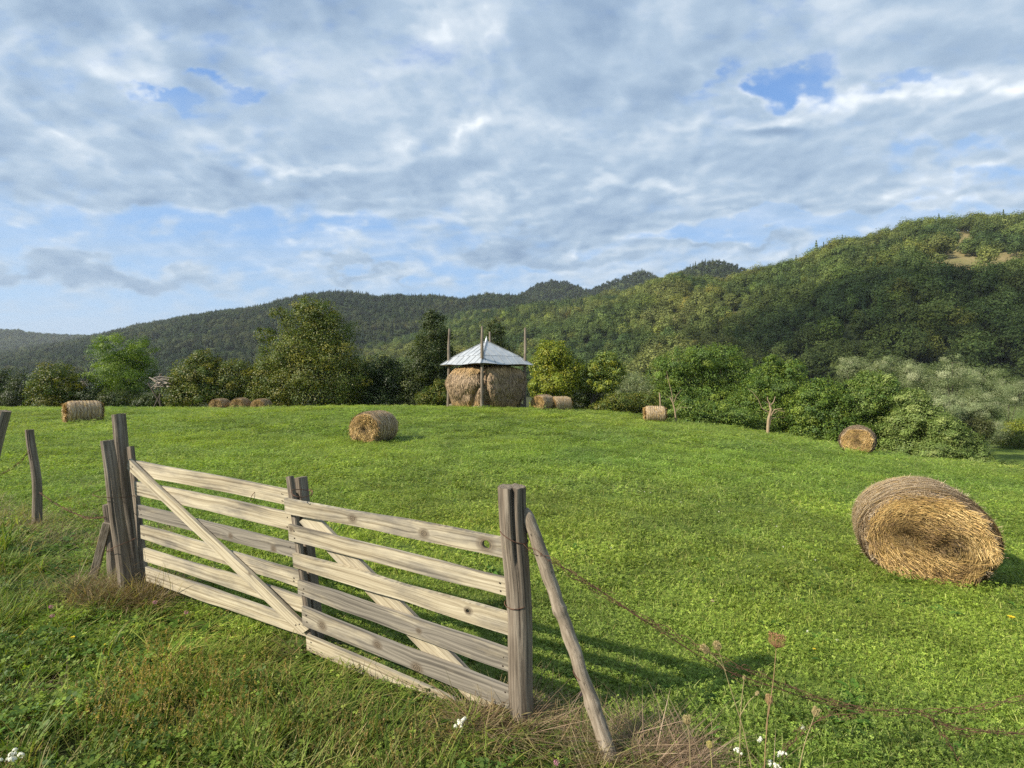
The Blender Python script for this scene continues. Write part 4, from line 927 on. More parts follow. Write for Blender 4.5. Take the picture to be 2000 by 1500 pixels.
GA, GB = P(265, 750, 3.80)[:2], P(985, 750, 2.50)[:2]
gdir = norm(np.array([*(GB - GA), 0])); gnor = np.array([-gdir[1], gdir[0], 0]); gnor = gnor if gnor[1] < 0 else -gnor   # towards the camera
def on_gate(px, py, off=0.):
    """point of the gate's plane (moved off metres towards the camera) seen at that pixel"""
    s = (px - 1000) / 1000; o = np.array([*GA, 0]) + gnor * off
    t = (s * o[1] - o[0]) / (gdir[0] - s * gdir[1])
    Yd = o[1] + gdir[1] * t
    return P(px, py, Yd)
def board(mb, tl, bl, tr, br, off, th=.022, grey=0., knots=(), seed=0, nail=True, flare=0.):
    """a sawn board: corners given on the gate's plane, real thickness, slightly wavy edges"""
    r = np.random.default_rng(seed + 50)
    TL, BL, TR, BR = [on_gate(*q, off) for q in (tl, bl, tr, br)]
    L = np.linalg.norm(TR - TL); nu, nv = max(int(L / .012), 6), 13
    U, V = np.meshgrid(np.linspace(0, 1, nu), np.linspace(0, 1, nv), indexing='ij')
    c = (BL * (1 - U[..., None]) + BR * U[..., None]) * (1 - V[..., None]) + (TL * (1 - U[..., None]) + TR * U[..., None]) * V[..., None]
    H = np.linalg.norm(TL - BL) * (1 - U) + np.linalg.norm(TR - BR) * U
    we = .012 * (fbm(U * L * 2.2 + seed * 7.1, V * 0 + seed, seed, 3) - .5) * (V - .5) * 2 + .010 * (fbm(U * L * 1.1, V * 0, seed + 3, 2) - .5)
    c[..., 2] += we
    bow = .018 * (fbm(U * L * .9, V * 0 + 2.2, seed + 4, 2) - .5)
    c += gnor * bow[..., None]
    x = U * L; y = V * H
    kd = np.full(U.shape, 1.0); wp_ = np.zeros(U.shape)
    for kx, ky, kr in knots:
        p = on_gate(kx, ky, off); t = np.argmin(((c - p) ** 2).sum(-1)); i, j = np.unravel_index(t, U.shape)
        du, dv = x - x[i, j], y - y[i, j]; d_ = np.hypot(du * .8, dv)
        kd = np.minimum(kd, d_ * .021 / (kr * 1.05)); wp_ += np.sign(dv) * .016 * np.exp(-(du / .05) ** 2) * np.exp(-np.abs(dv) / .03)
    gr = np.stack([x + seed * 3.7, y, np.full(U.shape, seed * 1.3)], -1)
    at = lambda s_: dict(grain=gr.reshape(-1, 3), warp=wp_.ravel(), knot=kd.ravel(), grey=np.full(U.size, grey))
    f = grid_faces(nu, nv); F = c + gnor * th / 2; B = c - gnor * th / 2; e = .003
    lim = lambda G: G
    mb.add(F.reshape(-1, 3), f if np.dot(np.cross(F[1, 0] - F[0, 0], F[0, 1] - F[0, 0]), gnor) > 0 else f[:, ::-1], **at(1))
    mb.add(B.reshape(-1, 3), f[:, ::-1], **at(-1))
    for sl_ in ((slice(None), 0), (slice(None), -1), (0, slice(None)), (-1, slice(None))):
        a, b = F[sl_], B[sl_]; k = len(a); vv = np.concatenate([a, b]); i = np.arange(k - 1)
        g2 = np.concatenate([gr[sl_], gr[sl_] + [0, .02, 0]])
        mb.add(vv, np.stack([i, i + 1, i + 1 + k, i + k], -1), grain=g2, warp=np.zeros(2 * k), knot=np.ones(2 * k), grey=np.full(2 * k, grey + .25))
    if nail:
        for uu in (.035, .97):
            for vv_ in (.28, .72):
                i, j = int(uu * (nu - 1)), int(vv_ * (nv - 1)); p = F[i, j] + r.normal(0, .006, 3) * [1, 0, 1]
                a = np.linspace(0, 2 * PI, 7, endpoint=False); e1, e2 = gdir, np.array([0, 0, 1.])
                ring_ = p + gnor * .0025 + (np.cos(a)[:, None] * e1 + np.sin(a)[:, None] * e2) * .0045
                mb.add(np.concatenate([ring_, [p + gnor * .004]]), np.stack([np.arange(7), (np.arange(7) + 1) % 7, np.full(7, 7)], -1), 1)
def cut_hole(o, p, rad):
    import bmesh
    me = o.data; b_ = bmesh.new(); b_.from_mesh(me); bmesh.ops.remove_doubles(b_, verts=b_.verts, dist=2e-5); bmesh.ops.recalc_face_normals(b_, faces=b_.faces); b_.to_mesh(me); b_.free()
    cm = MB(); pl_ = p - np.array(o.parent.location)
    tube(cm, [pl_ - gnor * .1, pl_ + gnor * .1], rad, 20); cu = cm.build('cutter', m_board)
    b_ = bmesh.new(); b_.from_mesh(cu.data); bmesh.ops.remove_doubles(b_, verts=b_.verts, dist=2e-5); bmesh.ops.recalc_face_normals(b_, faces=b_.faces); b_.to_mesh(cu.data); b_.free()
    cu.parent = o.parent
    md = o.modifiers.new('hole', 'BOOLEAN'); md.object = cu; md.operation = 'DIFFERENCE'; md.solver = 'EXACT'
    bpy.context.view_layer.update()
    dg = bpy.context.evaluated_depsgraph_get(); nm = bpy.data.meshes.new_from_object(o.evaluated_get(dg))
    o.modifiers.clear(); print('hole', len(me.polygons), len(nm.polygons))
    if len(nm.polygons) > 50: o.data = nm
    bpy.data.objects.remove(cu)

def merge_board(*a, **k):
    mb = MB(); board(mb, *a, **k); return mb
# left leaf: six boards, the end stile beside the hinge posts, the dark end post, the brace nailed across the front
gl = on_gate(440, 1150); leafL = empty('gate_leaf', (gl[0], gl[1], gz(gl[0], gl[1])), 'farther left half of the pale board gate with its brace nailed across the front', 'gate', 'halves of the field gate')
LB = [((266,899),(268,928),(566,957),(566,986),.0,()), ((266,939),(268,964),(574,1003),(575,1037),.05,()), ((270,984),(273,1008),(583,1064),(584,1090),.5,[(453,1045,.016),(538,1071,.018)]),
      ((275,1025),(277,1051),(592,1117),(592,1148),.1,()), ((281,1069),(283,1094),(600,1168),(601,1198),-.05,()), ((287,1106),(289,1133),(606,1214),(607,1246),.0,())]
for i, (tl, bl, tr, br, gr_, kn_) in enumerate(LB):
    merge_board(tl, bl, tr, br, .0, grey=gr_, knots=kn_, seed=i + 1).build('board', [m_board, m_nail], leafL, smooth=False)
merge_board((254,897),(250,913),(606,1226),(590,1238), .035, grey=-.1, knots=[(503,1086,.012)], seed=9).build('brace', [m_board, m_nail], leafL, smooth=False)
def upright(parent, top, bot, wd, th, off, m, name, seed):
    a, b = on_gate(*top, off), on_gate(*bot, off); b = b.copy(); mb = MB()
    g0 = gz(b[0], b[1]); t_ = (a[2] - (g0 - .15)) / max(a[2] - b[2], .05); b = a + (b - a) * min(t_, 1.6)
    box(mb, a, b, wd, th, up=gnor, seed=seed, bev=.006, grain=1); return mb.build(name, m, parent, smooth=False)
upright(leafL, (255, 872), (283, 1125), .055, .03, -.035, m_post, 'end_stile', 31)
m_darkpost = m_post
upright(leafL, (586, 932), (622, 1265), .06, .07, -.075, m_post, 'meeting_stile', 32)
# right leaf
gr0 = on_gate(800, 1300); leafR = empty('gate_leaf', (gr0[0], gr0[1], gz(gr0[0], gr0[1])), 'nearer right half of the pale board gate with a brace behind its boards', 'gate', 'halves of the field gate')
RB = [((558,973),(560,1001),(994,1052),(994,1092),.1,[(690,1012,.022),(828,1040,.022)]), ((565,1025),(567,1053),(996,1129),(996,1166),.05,[(571,1034,.014)]), ((574,1078),(576,1105),(999,1200),(999,1241),-.05,()),
      ((582,1130),(583,1159),(1001,1270),(1001,1311),.35,[(821,1231,.014)]), ((592,1184),(594,1219),(1004,1346),(1004,1386),.5,[(632,1219,.024),(738,1258,.022),(815,1304,.026)]), ((600,1239),(602,1266),(1004,1412),(1004,1446),.0,())]
for i, (tl, bl, tr, br, gr_, kn_) in enumerate(RB):
    holes_ = [(950, 1063, .0215)] if i == 0 else [(915, 1192, .0105)] if i == 2 else []
    o = merge_board(tl, bl, tr, br, .045, grey=gr_, knots=list(kn_) + [(h[0], h[1], h[2] * 1.6) for h in holes_], seed=20 + i, nail=not holes_).build('board', [m_board, m_nail], leafR, smooth=False)
    for hx, hy, hr in holes_: cut_hole(o, on_gate(hx, hy, .045), hr)
merge_board((612,999),(588,1017),(976,1369),(934,1384), .016, grey=-.05, seed=40, nail=False).build('brace', [m_board, m_nail], leafR, smooth=False)
upright(leafR, (566, 930), (612, 1275), .040, .035, .015, m_post, 'meeting_stile', 33)

# ------------------------------------------------------------------ posts
def post(name, label, base, top, r0, r1, seed, cracks=(), bend=.0, tilt_top=.0, group='old wooden fence posts', cat='post', nt=56, nh=70, squash=1., m=None):
    """a split, weathered round post; cracks = (angle from the camera side, half width, depth, from, to along the height)"""
    base = np.array(base, float); top = np.array(top, float); b = base.copy(); b[2] = gz(b[0], b[1]) - .12
    full = top - base; b = top - full * ((top[2] - b[2]) / full[2])
    th = np.linspace(0, 2 * PI, nt, endpoint=False); h = np.linspace(0, 1, nh); T, Hh = np.meshgrid(th, h, indexing='ij')
    L = np.linalg.norm(top - b)
    R = (r0 * (1 - Hh) + r1 * Hh) * (1 + .13 * (fbm(np.cos(T) * 1.1 + seed, np.sin(T) * 1.1 + Hh * L * 1.3, seed, 3) - .5) + .10 * (fbm(T * 9, Hh * L * .8 + seed, seed + 1, 2) - .5) * (np.abs(T - PI) < PI - .15))
    for a, wdt, dep, h0, h1 in cracks:
        d_ = np.abs((T + PI / 2 - a + PI) % (2 * PI) - PI); prof_ = sstep(h0, h0 + .5 * (h1 - h0), Hh) * (Hh <= h1 + .001)
        R = R * (1 - dep * np.clip(1 - d_ / (wdt * (.25 + .75 * prof_)), 0, 1) ** .7 * np.where(prof_ > 0, .35 + .65 * prof_, 0))
    ax_ = norm(top - b); s1 = norm(np.cross([0, 1., 0], ax_)); s2 = np.cross(s1, ax_); s2 = -s2 if s2[1] < 0 else s2
    ctr = b + Hh[..., None] * (top - b) + s1 * (bend * np.sin(Hh * PI * 1.3) + .006 * np.sin(Hh * 9 + seed))[..., None]
    p = ctr + (np.cos(T) * R)[..., None] * s1 + (np.sin(T) * R * squash)[..., None] * s2
    p[:, -1, 2] += .012 * (fbm(np.cos(th) * 4 + seed, np.sin(th) * 4, seed + 7, 3) - .5) + tilt_top * np.cos(th)
    g = np.stack([Hh * L + seed * 2.3, T * (r0 + r1) / 2, np.full(T.shape, seed * 1.)], -1)
    mb = MB(); mb.add(p.reshape(-1, 3), grid_faces(nt, nh, True), grain=g.reshape(-1, 3))
    q = np.linspace(1, 0, 7); cc = p[:, -1].mean(0); cap = cc + (p[:, -1][:, None] - cc) * q[None, :, None]
    cap[..., 2] += .006 * (fbm(cap[..., 0] * 120, cap[..., 1] * 120, seed, 2) - .5) * (q[None] < 1)
    mb.add(cap.reshape(-1, 3), grid_faces(nt, 7, True), grain=np.stack([q[None] * .05 + th[:, None] * 0, np.broadcast_to(q[None] * .08, (nt, 7)), np.full((nt, 7), 1.)], -1).reshape(-1, 3))
    o = mb.build(name, m or m_post, loc=base); return tag(o, label, cat, group)
post('gate_post', 'thick cracked gate post at the near right end of the gate', P(1021, 1392, 2.44), P(1001, 950, 2.44), .056, .066, 3,
     cracks=[(.06, .15, .8, .66, 1.0), (.03, .03, .25, .2, .8), (-.75, .05, .35, .25, 1.0), (.95, .05, .25, .1, .8), (-1.35, .05, .3, .3, 1.0)], tilt_top=-.004)
post('gate_post', 'tallest smooth round pole between the rough post and the gate at its hinge end', P(264, 1120, 3.93), P(230, 809, 3.93), .047, .043, 5, cracks=[(.5, .04, .2, .3, .9)])
post('gate_post', 'rough dark thick post left of the tall hinge pole', P(242, 1128, 3.74), P(210, 860, 3.74), .052, .041, 6, cracks=[(.3, .12, .35, .3, 1.0), (-.5, .06, .3, .2, 1.0), (1.0, .05, .3, .4, 1.)], bend=.012)
post('gate_post', 'short dark stake hidden just behind the rough hinge post', P(222, 1105, 3.98), P(212, 985, 3.98), .04, .035, 8)
post('fence_post', 'slightly crooked round fence post standing alone left of the gate', P(71, 1033, 5.7), P(62, 839, 5.7), .047, .038, 9, cracks=[(.2, .07, .3, .6, 1.0)], bend=.028)
post('fence_post', 'dark fence post leaning outwards, cut by the left edge of the view', P(-46, 1046, 5.0), P(8, 802, 5.0), .058, .046, 10, bend=-.012)
def pole(name, label, pix, Zs, r0, seed, m, group='old wooden fence posts', cat='pole', flat_top=False):
    q = np.array([P(a, b, z) for (a, b), z in zip(pix, Zs)]); q[-1, 2] = gz(q[-1, 0], q[-1, 1]) - .06
    t = np.linspace(0, 1, 60); tk = np.linspace(0, 1, len(q)); s = np.stack([np.interp(t, tk, q[:, i]) for i in range(3)], -1)
    for _ in range(4): s[1:-1] = (s[:-2] + 2 * s[1:-1] + s[2:]) / 4
    s[:, 0] += r0 * (.05 * np.sin(t * 17 + seed) + .07 * np.sin(t * 47 + 2)) * np.minimum(t * 6, 1) * (t < .98); s[:, 1] += r0 * .1 * np.sin(t * 23 + 1)
    rr = r0 * (1 + .09 * np.sin(t * 14 + seed) * np.sin(t * 5)); rr[0] *= .45; rr[1] *= .72; rr[2] *= .9
    rr = rr * (1 + .26 * np.exp(-((t - .47) / .018) ** 2) + .22 * np.exp(-((t - .83) / .02) ** 2))
    mb = MB(); tube(mb, s, rr, 18, wob=.13, seed=seed, grain=1); o = mb.build(name, m, loc=q[-1]); return tag(o, label, cat, group)
m_brace, n = mat('barkless_pole')
gr = n.attr('grain', out='Vector')
f = n.noise(n.vm('MULTIPLY', gr, (9, 60, 1)), 1, 6, .7); f2 = n.noise(n.vm('MULTIPLY', gr, (5, 14, 1)), 1, 4, .6)
c0 = n.ramp(n.m('ADD', n.m('MULTIPLY', f, .6), n.m('MULTIPLY', f2, .4)), [(.36, (.10, .078, .055)), (.5, (.25, .205, .15)), (.62, (.38, .325, .255))])
c0 = n.mix(n.rng(n.noise(n.vm('MULTIPLY', gr, (30, 90, 1)), 1, 2), .64, .70, 0, .8), c0, (.035, .028, .02))
n.out(n.bsdf(c0, .88, n.bump(f, .7, .008), .2))
pole('prop_pole', 'knotty pole leaning against the near gate post as a prop', [(1026,994),(1046,1050),(1066,1108),(1088,1172),(1109,1235),(1132,1302),(1163,1390),(1206,1490)], [2.42,2.41,2.39,2.36,2.33,2.29,2.24,2.16], .0305, 4, m_brace)
q0, q1 = P(209, 1022, 3.93), P(176, 1108, 3.97); q1[2] = gz(q1[0], q1[1]) - .05; mb = MB()
box(mb, q0, q1, .055, .022, up=(.3, -1, .2), seed=6, bev=.003, grain=1); tag(mb.build('prop_board', m_brace, loc=q1, smooth=False), 'short pale board leaning behind the rough hinge post at the left', 'board')

# ------------------------------------------------------------------ wires
def smooth(q, k=60):
    q = np.asarray(q, float); t = np.linspace(0, 1, k); d_ = np.concatenate([[0], np.cumsum(np.linalg.norm(np.diff(q, axis=0), axis=1))]); d_ /= d_[-1]
    s = np.stack([np.interp(t, d_, q[:, i]) for i in range(3)], -1)
    for _ in range(max(2, k // 25)): s[1:-1] = (s[:-2] + 2 * s[1:-1] + s[2:]) / 4
    return s
def barbed(label, pix, Z, seed, rad=.0022, strands=2, amp=.006, barbs=.06, fuzz=0, name='barbed_wire', k=160):
    r = np.random.default_rng(seed); Z = np.broadcast_to(Z, (len(pix),))
    s = smooth([P(a, b, z) for (a, b), z in zip(pix, Z)], k); mb = MB(); L = np.linalg.norm(np.diff(s, axis=0), axis=1).sum()
    tg = norm(np.gradient(s, axis=0)); e1 = norm(np.cross(tg, [0, 0, 1.])); e2 = np.cross(tg, e1); t = np.linspace(0, 1, k)
    for j in range(strands):
        a = t * L * 26 + j * 2 * PI / strands + seed + 5 * fbm(t * L * 3, t * 0, seed, 2); am = amp * (.1 + 1.9 * fbm(t * L * 4 + j * 5, t * 0, seed + j, 3))
        tube(mb, s + (np.cos(a) * am)[:, None] * e1 + (np.sin(a) * am)[:, None] * e2, rad, 5, cap=False)
    for x in np.arange(barbs, L, barbs):
        i = int(x / L * (k - 1)); p = s[i]
        for _ in range(2):
            d_ = norm(r.normal(size=3)) * r.uniform(.010, .017); tube(mb, [p - d_, p, p + d_], rad * .8, 4, cap=False)
    for _ in range(fuzz):                                   # dead tendrils caught on the wire
        i = r.integers(2, k - 12); ln = r.integers(5, 11); o_ = r.normal(0, .011, (ln, 3)); o_ = np.cumsum(o_, 0) * .4 + r.normal(0, .009, 3)
        tube(mb, s[i:i + ln] + o_, r.uniform(.0006, .0012), 4, cap=False)
    o = mb.build(name, m_wire, loc=s[0]); return tag(o, label, 'wire', 'rusty wires of the field fence')
barbed('tangled strand of rusty barbed wire sagging from the prop pole across the right foreground', [(1016,1062),(1070,1090),(1145,1140),(1225,1190),(1330,1245),(1430,1298),(1500,1325),(1600,1364),(1700,1386),(1800,1391),(1900,1387),(1985,1365),(2060,1345)], [2.4,2.35,2.32,2.3,2.28,2.26,2.25,2.25,2.24,2.24,2.24,2.24,2.24], 2, amp=.009, strands=2, fuzz=60, rad=.0014, barbs=.055, k=300)
barbed('thin lower wire drooping below the tangled strand past the dry seed heads', [(1080,1096),(1145,1135),(1240,1200),(1360,1278),(1430,1315),(1520,1345),(1600,1372),(1690,1389)], 2.3, 3, strands=2, amp=.003, rad=.0014, barbs=.12, fuzz=30)
barbed('loose end of rusty wire trailing to the lower right edge', [(1800,1394),(1830,1412),(1870,1424),(1930,1429),(2000,1434),(2050,1436)], 2.24, 4, strands=2, amp=.004, rad=.0016, fuzz=26, k=60)
barbed('short rusty wire hanging into the grass near the lower right corner', [(1812,1394),(1826,1416),(1845,1440),(1866,1470),(1880,1498)], 2.22, 5, strands=1, amp=.003, rad=.0016, fuzz=14, k=50)
barbed('rusty wire end curling along the grass below the sagging strand', [(1690,1390),(1640,1396),(1600,1404),(1572,1425),(1540,1462),(1520,1490)], 2.2, 6, strands=1, amp=.003, rad=.0013, fuzz=20, k=60)
barbed('wire sagging from the crooked fence post out of the left edge', [(58,880),(42,900),(20,917),(-10,932),(-40,935)], 5.3, 7, strands=2, amp=.005, rad=.0022, fuzz=8, k=60)
barbed('low rusty wire between the crooked fence post and the hinge posts', [(78,962),(105,982),(140,1000),(170,1012),(205,1010)], [5.6,5.2,4.7,4.3,3.9], 8, strands=2, amp=.005, rad=.0017, fuzz=14, k=70)
def loop(label, c, rx, rz, Z, tilt, seed, rad=.0022, depth=None, turns=1.25):
    a = np.linspace(0, 2 * PI * turns, 60); q = rx / 1000 * Z; ce = P(*c, Z); dp = depth or q
    pts = ce + np.stack([np.cos(a) * q, np.sin(a) * dp, np.cos(a) * tilt * q + .004 * np.sin(a * 2 + seed) + np.linspace(0, rz, 60)], -1)
    mb = MB(); tube(mb, pts, rad, 5); o = mb.build('wire_tie', m_wire, loc=ce); return tag(o, label, 'wire tie', 'rusty wire ties on the posts')
loop('slanting wire tie just below the split top of the near gate post', (1004, 1048), 27.5, .0, 2.44, -.35, 1)
loop('wire tie round the middle of the near gate post', (1011, 1176), 25.5, -.004, 2.44, .10, 2)
loop('wire tie round the knotty leaning prop pole', (1135, 1316), 15, -.02, 2.285, -.5, 3, .0026)
loop('wire tie holding the tall hinge pole to the rough post', (228, 962), 32, .0, 3.83, -.18, 4, depth=.16)
loop('lower wire tie round the rough hinge post', (238, 1064), 23, .0, 3.75, .5, 5)
loop('small wire loop hanging on the top board of the farther gate half', (497, 966), 6.5, .0, 3.27, 1.9, 6, .0018, depth=.03, turns=1)
loop('wire tie where the two gate halves meet', (590, 964), 17, .01, 3.03, -.3, 7, depth=.09)
# ------------------------------------------------------------------ grass, weeds, flowers
m_grass = leaf_material('grass_blades', inst=True, trans=.4, rough=.55, spec=.25)
def blades(mb, r, k, rad, h, wd, cols, bend=.5, lean=.25, x0=None):
    a = r.uniform(0, 2 * PI, k); q = rad * np.sqrt(r.uniform(0, 1, k)); b = np.stack([np.cos(a) * q, np.sin(a) * q, np.full(k, -.01)], -1)
    if x0 is not None: b = b + x0
    hh = r.uniform(*h, k); d = r.uniform(0, 2 * PI, k); dv = np.stack([np.cos(d), np.sin(d), np.zeros(k)], -1); sd = np.stack([-np.sin(d), np.cos(d), np.zeros(k)], -1)
    ln = np.abs(r.normal(0, lean, k)); bd = r.uniform(.2, 1, k) * bend
    ww = r.uniform(.6, 1.3, k) * wd; L = []
    for t, wt in ((0, .7), (.45, 1.), (.8, .7), (1., .08)):
        p = b + dv * (hh * (ln * t + bd * t * t))[:, None] + np.array([0, 0, 1.]) * (hh * (t - .38 * bd * t * t))[:, None]
        L += [p - sd * (ww * wt / 2)[:, None], p + sd * (ww * wt / 2)[:, None]]
    v = np.stack(L, 1).reshape(-1, 3); i = np.arange(k)[:, None, None] * 8
    f = (i + np.array([[0, 1, 3, 2], [2, 3, 5, 4], [4, 5, 7, 6]])[None]).reshape(-1, 4)
    cols = np.array(cols); c = cols[r.integers(0, len(cols), k)] * r.uniform(.75, 1.25, (k, 1))
    mb.add(v, f, 0, tint=np.repeat(c, 8, 0))
    return b + dv * (hh * (ln + bd))[:, None] + np.array([0, 0, 1.]) * (hh * (1 - .38 * bd))[:, None]
def clover(mb, r, k, rad, h, s, cols):
    a = r.uniform(0, 2 * PI, k); q = rad * np.sqrt(r.uniform(0, 1, k)); c = np.stack([np.cos(a) * q, np.sin(a) * q, r.uniform(*h, k)], -1)
    cols = np.array(cols); col = cols[r.integers(0, len(cols), k)] * r.uniform(.8, 1.25, (k, 1)); b0 = r.uniform(0, 2 * PI, k)
    nr = norm(np.stack([r.normal(0, .35, k), r.normal(0, .35, k), np.ones(k)], -1))
    for j in range(3):
        an = b0 + j * 2 * PI / 3; o = np.stack([np.cos(an), np.sin(an), np.zeros(k)], -1); t = norm(np.cross(np.cross(nr, o), nr)); sd = np.cross(nr, t); sz = (s * r.uniform(.7, 1.3, k))[:, None]
        v = np.stack([c, c + t * sz * .6 + sd * sz * .42, c + t * sz + nr * sz * .1, c + t * sz * .6 - sd * sz * .42], 1).reshape(-1, 3)
        mb.add(v, np.arange(k)[:, None] * 4 + np.arange(4), 0, tint=np.repeat(col, 4, 0))
def rosette(mb, r, k, L, wd, cols, rise=.5):
    """broad lance-shaped leaves spreading from one root"""
    cols = np.array(cols)
    for j in range(k):
        a = r.uniform(0, 2 * PI); l = r.uniform(*L); w_ = wd * r.uniform(.7, 1.3); up_ = rise * r.uniform(.4, 1.4); t = np.linspace(0, 1, 7)
        d_ = np.array([math.cos(a), math.sin(a), 0]); s_ = np.array([-d_[1], d_[0], 0])
        ctr = d_ * (l * (t * .9))[:, None] + np.array([0, 0, 1.]) * (l * (up_ * t - .7 * up_ * t ** 2.2))[:, None]
        w2 = w_ * np.sin(np.clip(t * .93 + .05, 0, 1) * PI) ** .7 * .5
        v = np.stack([ctr - s_ * w2[:, None] + [0, 0, .15] * w2[:, None], ctr, ctr + s_ * w2[:, None] + [0, 0, .15] * w2[:, None]], 1).reshape(-1, 3)
        i = np.arange(6)[:, None] * 3; f = np.concatenate([i + [0, 1, 4, 3], i + [1, 2, 5, 4]])
        mb.add(v, f, 0, tint=cols[r.integers(0, len(cols))] * r.uniform(.8, 1.2))
def spikes(mb, r, k, rad, h, cols, hcol, hl=(.02, .045), hw=.006, stalk=.0016):
    tips = blades(mb, r, k, rad, h, stalk, cols, bend=.35, lean=.18)
    hcol = np.array(hcol)
    for p in tips:
        l = r.uniform(*hl); dv = norm(np.array([r.normal(0, .3), r.normal(0, .3), 1.])); c = hcol[r.integers(0, len(hcol))] * r.uniform(.8, 1.2)
        kk = 14; t = r.uniform(0, 1, kk); q = p - dv * .008 + dv * (t * l)[:, None] + r.normal(0, hw * .3, (kk, 3))
        leaf_quads(mb, q, r.normal(size=(kk, 3)), hw * 1.5, np.tile(c, (kk, 1)) * r.uniform(.8, 1.2, (kk, 1)), .4, r)
GR = [(.215, .312, .055), (.168, .255, .045), (.280, .370, .080), (.130, .200, .036), (.36, .41, .15)]
TALL = [(.150, .240, .040), (.20, .28, .055), (.26, .30, .08), (.105, .18, .030), (.33, .31, .13)]
DRY = [(.36, .27, .14), (.27, .19, .095), (.44, .35, .20), (.20, .14, .075), (.30, .27, .11)]
def proto(fn, seed):
    mb = MB(); fn(mb, np.random.default_rng(seed)); return mb.build('plant_tuft', m_grass)
def lawn(mb, r):
    blades(mb, r, 54, .14, (.025, .068), .0040, GR, .8, .5); clover(mb, r, 32, .14, (.02, .06), .0115, GR[:4])
    if r.uniform() < .5: blades(mb, r, 4, .14, (.05, .11), .003, [(.24, .25, .07)], .6, .4)
lawnP = [proto(lawn, 200 + i) for i in range(7)]
def rnd_rot(r, k, tilt=.12): return np.stack([r.normal(0, tilt, k), r.normal(0, tilt, k), r.uniform(0, 2 * PI, k)], -1)
def wedge(r, y0, y1, dens, side=1.32):
    A = side * (y1 ** 2 - y0 ** 2) + 2.4 * (y1 - y0); k = int(A * dens); y = np.sqrt(r.uniform(y0 ** 2, y1 ** 2, k)); x = r.uniform(-1, 1, k) * (side * y + 1.2)
    return x, y
def patch_tint(x, y, r, amt=1.):
    a = fbm(x * .55, y * .55, 41, 3); b = fbm(x * .16 + 9, y * .16, 42, 3); c = fbm(x * 2.1, y * 2.1, 43, 2)
    t = np.stack([.72 + .62 * a + .25 * (b - .5), .76 + .48 * a, np.full(len(x), .8)], -1)
    t = t * (.66 + .68 * c)[:, None]
    return t * r.uniform(.82, 1.2, (len(x), 1))
r = np.random.default_rng(77); PT = []
for y0, y1, de, sh_, sv in ((1.2, 4.2, 150, .85, .85), (4.2, 8, 62, 1.25, 1.05), (8, 17, 22, 2.1, 1.25), (17, 44, 6.5, 3.7, 1.25)):
    x, y = wedge(r, y0, y1, de); vg = verge(x, y); ed = edge_dist(x, y)
    kp = (vg < r.normal(.0, .06, len(x))) & (ed < 2.5) & ~((np.abs(x + 1.7) < 2.2) & (np.abs(y - 34) < 2.2)) & (x > -42)
    x, y = x[kp], y[kp]; k = len(x); ht = .75 + .6 * fbm(x * 1.7, y * 1.7, 44, 3)
    s_ = sh_ * r.uniform(.8, 1.25, k); PT.append((np.stack([x, y, ground(x, y)], -1), rnd_rot(r, k), np.stack([s_, s_, sv * ht * r.uniform(.75, 1.25, k)], -1), r.integers(0, 7, k), patch_tint(x, y, r)))
cat_ = [np.concatenate(q) for q in zip(*PT)]
instancer('meadow_grass', m_grass, *cat_, lawnP, 'short bright green mown grass and clover', 'grass')
print('lawn', len(cat_[0]))

# uncut verge on the camera's side of the gate
def vmix(mb, r): blades(mb, r, 50, .10, (.04, .125), .0046, TALL, .9, .45); clover(mb, r, 18, .1, (.03, .09), .016, GR[:4])
def vlong(mb, r): blades(mb, r, 40, .06, (.09, .19), .0044, TALL, 1.0, .4)
def vspike(mb, r): spikes(mb, r, 9, .09, (.10, .19), [(.19, .19, .055), (.26, .21, .09)], [(.30, .24, .085), (.24, .20, .07), (.34, .25, .12)]); blades(mb, r, 22, .1, (.04, .12), .0035, TALL, .8, .4)
def vdry(mb, r): blades(mb, r, 22, .09, (.04, .12), .0034, DRY, 1.1, .7); blades(mb, r, 14, .09, (.05, .13), .0034, TALL, .8, .4)
def vleaf(mb, r): rosette(mb, r, 9, (.07, .15), .034, [(.085, .18, .025), (.07, .15, .022), (.11, .21, .035)], .65)
def vleaf2(mb, r): clover(mb, r, 34, .1, (.02, .10), .019, [(.085, .17, .03), (.07, .14, .03), (.11, .19, .045)]); blades(mb, r, 14, .1, (.05, .14), .0035, TALL, .8, .4)
vP = [proto(vmix, 300 + i) for i in range(4)] + [proto(vlong, 310 + i) for i in range(3)] + [proto(vspike, 320 + i) for i in range(3)] + [proto(vdry, 330 + i) for i in range(3)] + [proto(vleaf, 340 + i) for i in range(3)] + [proto(vleaf2, 350 + i) for i in range(3)]
x, y = wedge(r, .9, 4.5, 230); x2, y2 = wedge(r, 4.5, 11, 60); x, y = np.concatenate([x, x2]), np.concatenate([y, y2]); vg = verge(x, y)
kp = vg > r.normal(-.03, .07, len(x)); x, y, vg = x[kp], y[kp], vg[kp]; k = len(x); z = ground(x, y)
px = 1000 + 1000 * x / y; py = 750 - 1000 * (z - CAMZ) / y
a = fbm(x * 1.5, y * 1.5, 51, 3); b = fbm(x * 2.6, y * 2.6, 52, 3); u_ = r.uniform(size=k)
sp = np.clip(ell(px, py, [(330, 1430, 210, 110, 0), (700, 1490, 200, 40, 0)]) * .36 + (a > .62) * .09, 0, .8)
dr = np.clip(ell(px, py, [(60, 1000, 260, 70, 0)]) * .55 + (b > .64) * .16 + ell(px, py, [(950, 1460, 180, 70, 0)]) * .4, 0, .8)
lf = np.clip((fbm(x * 1.9, y * 1.9, 53, 3) > .50) * .42 + .08, 0, 1)
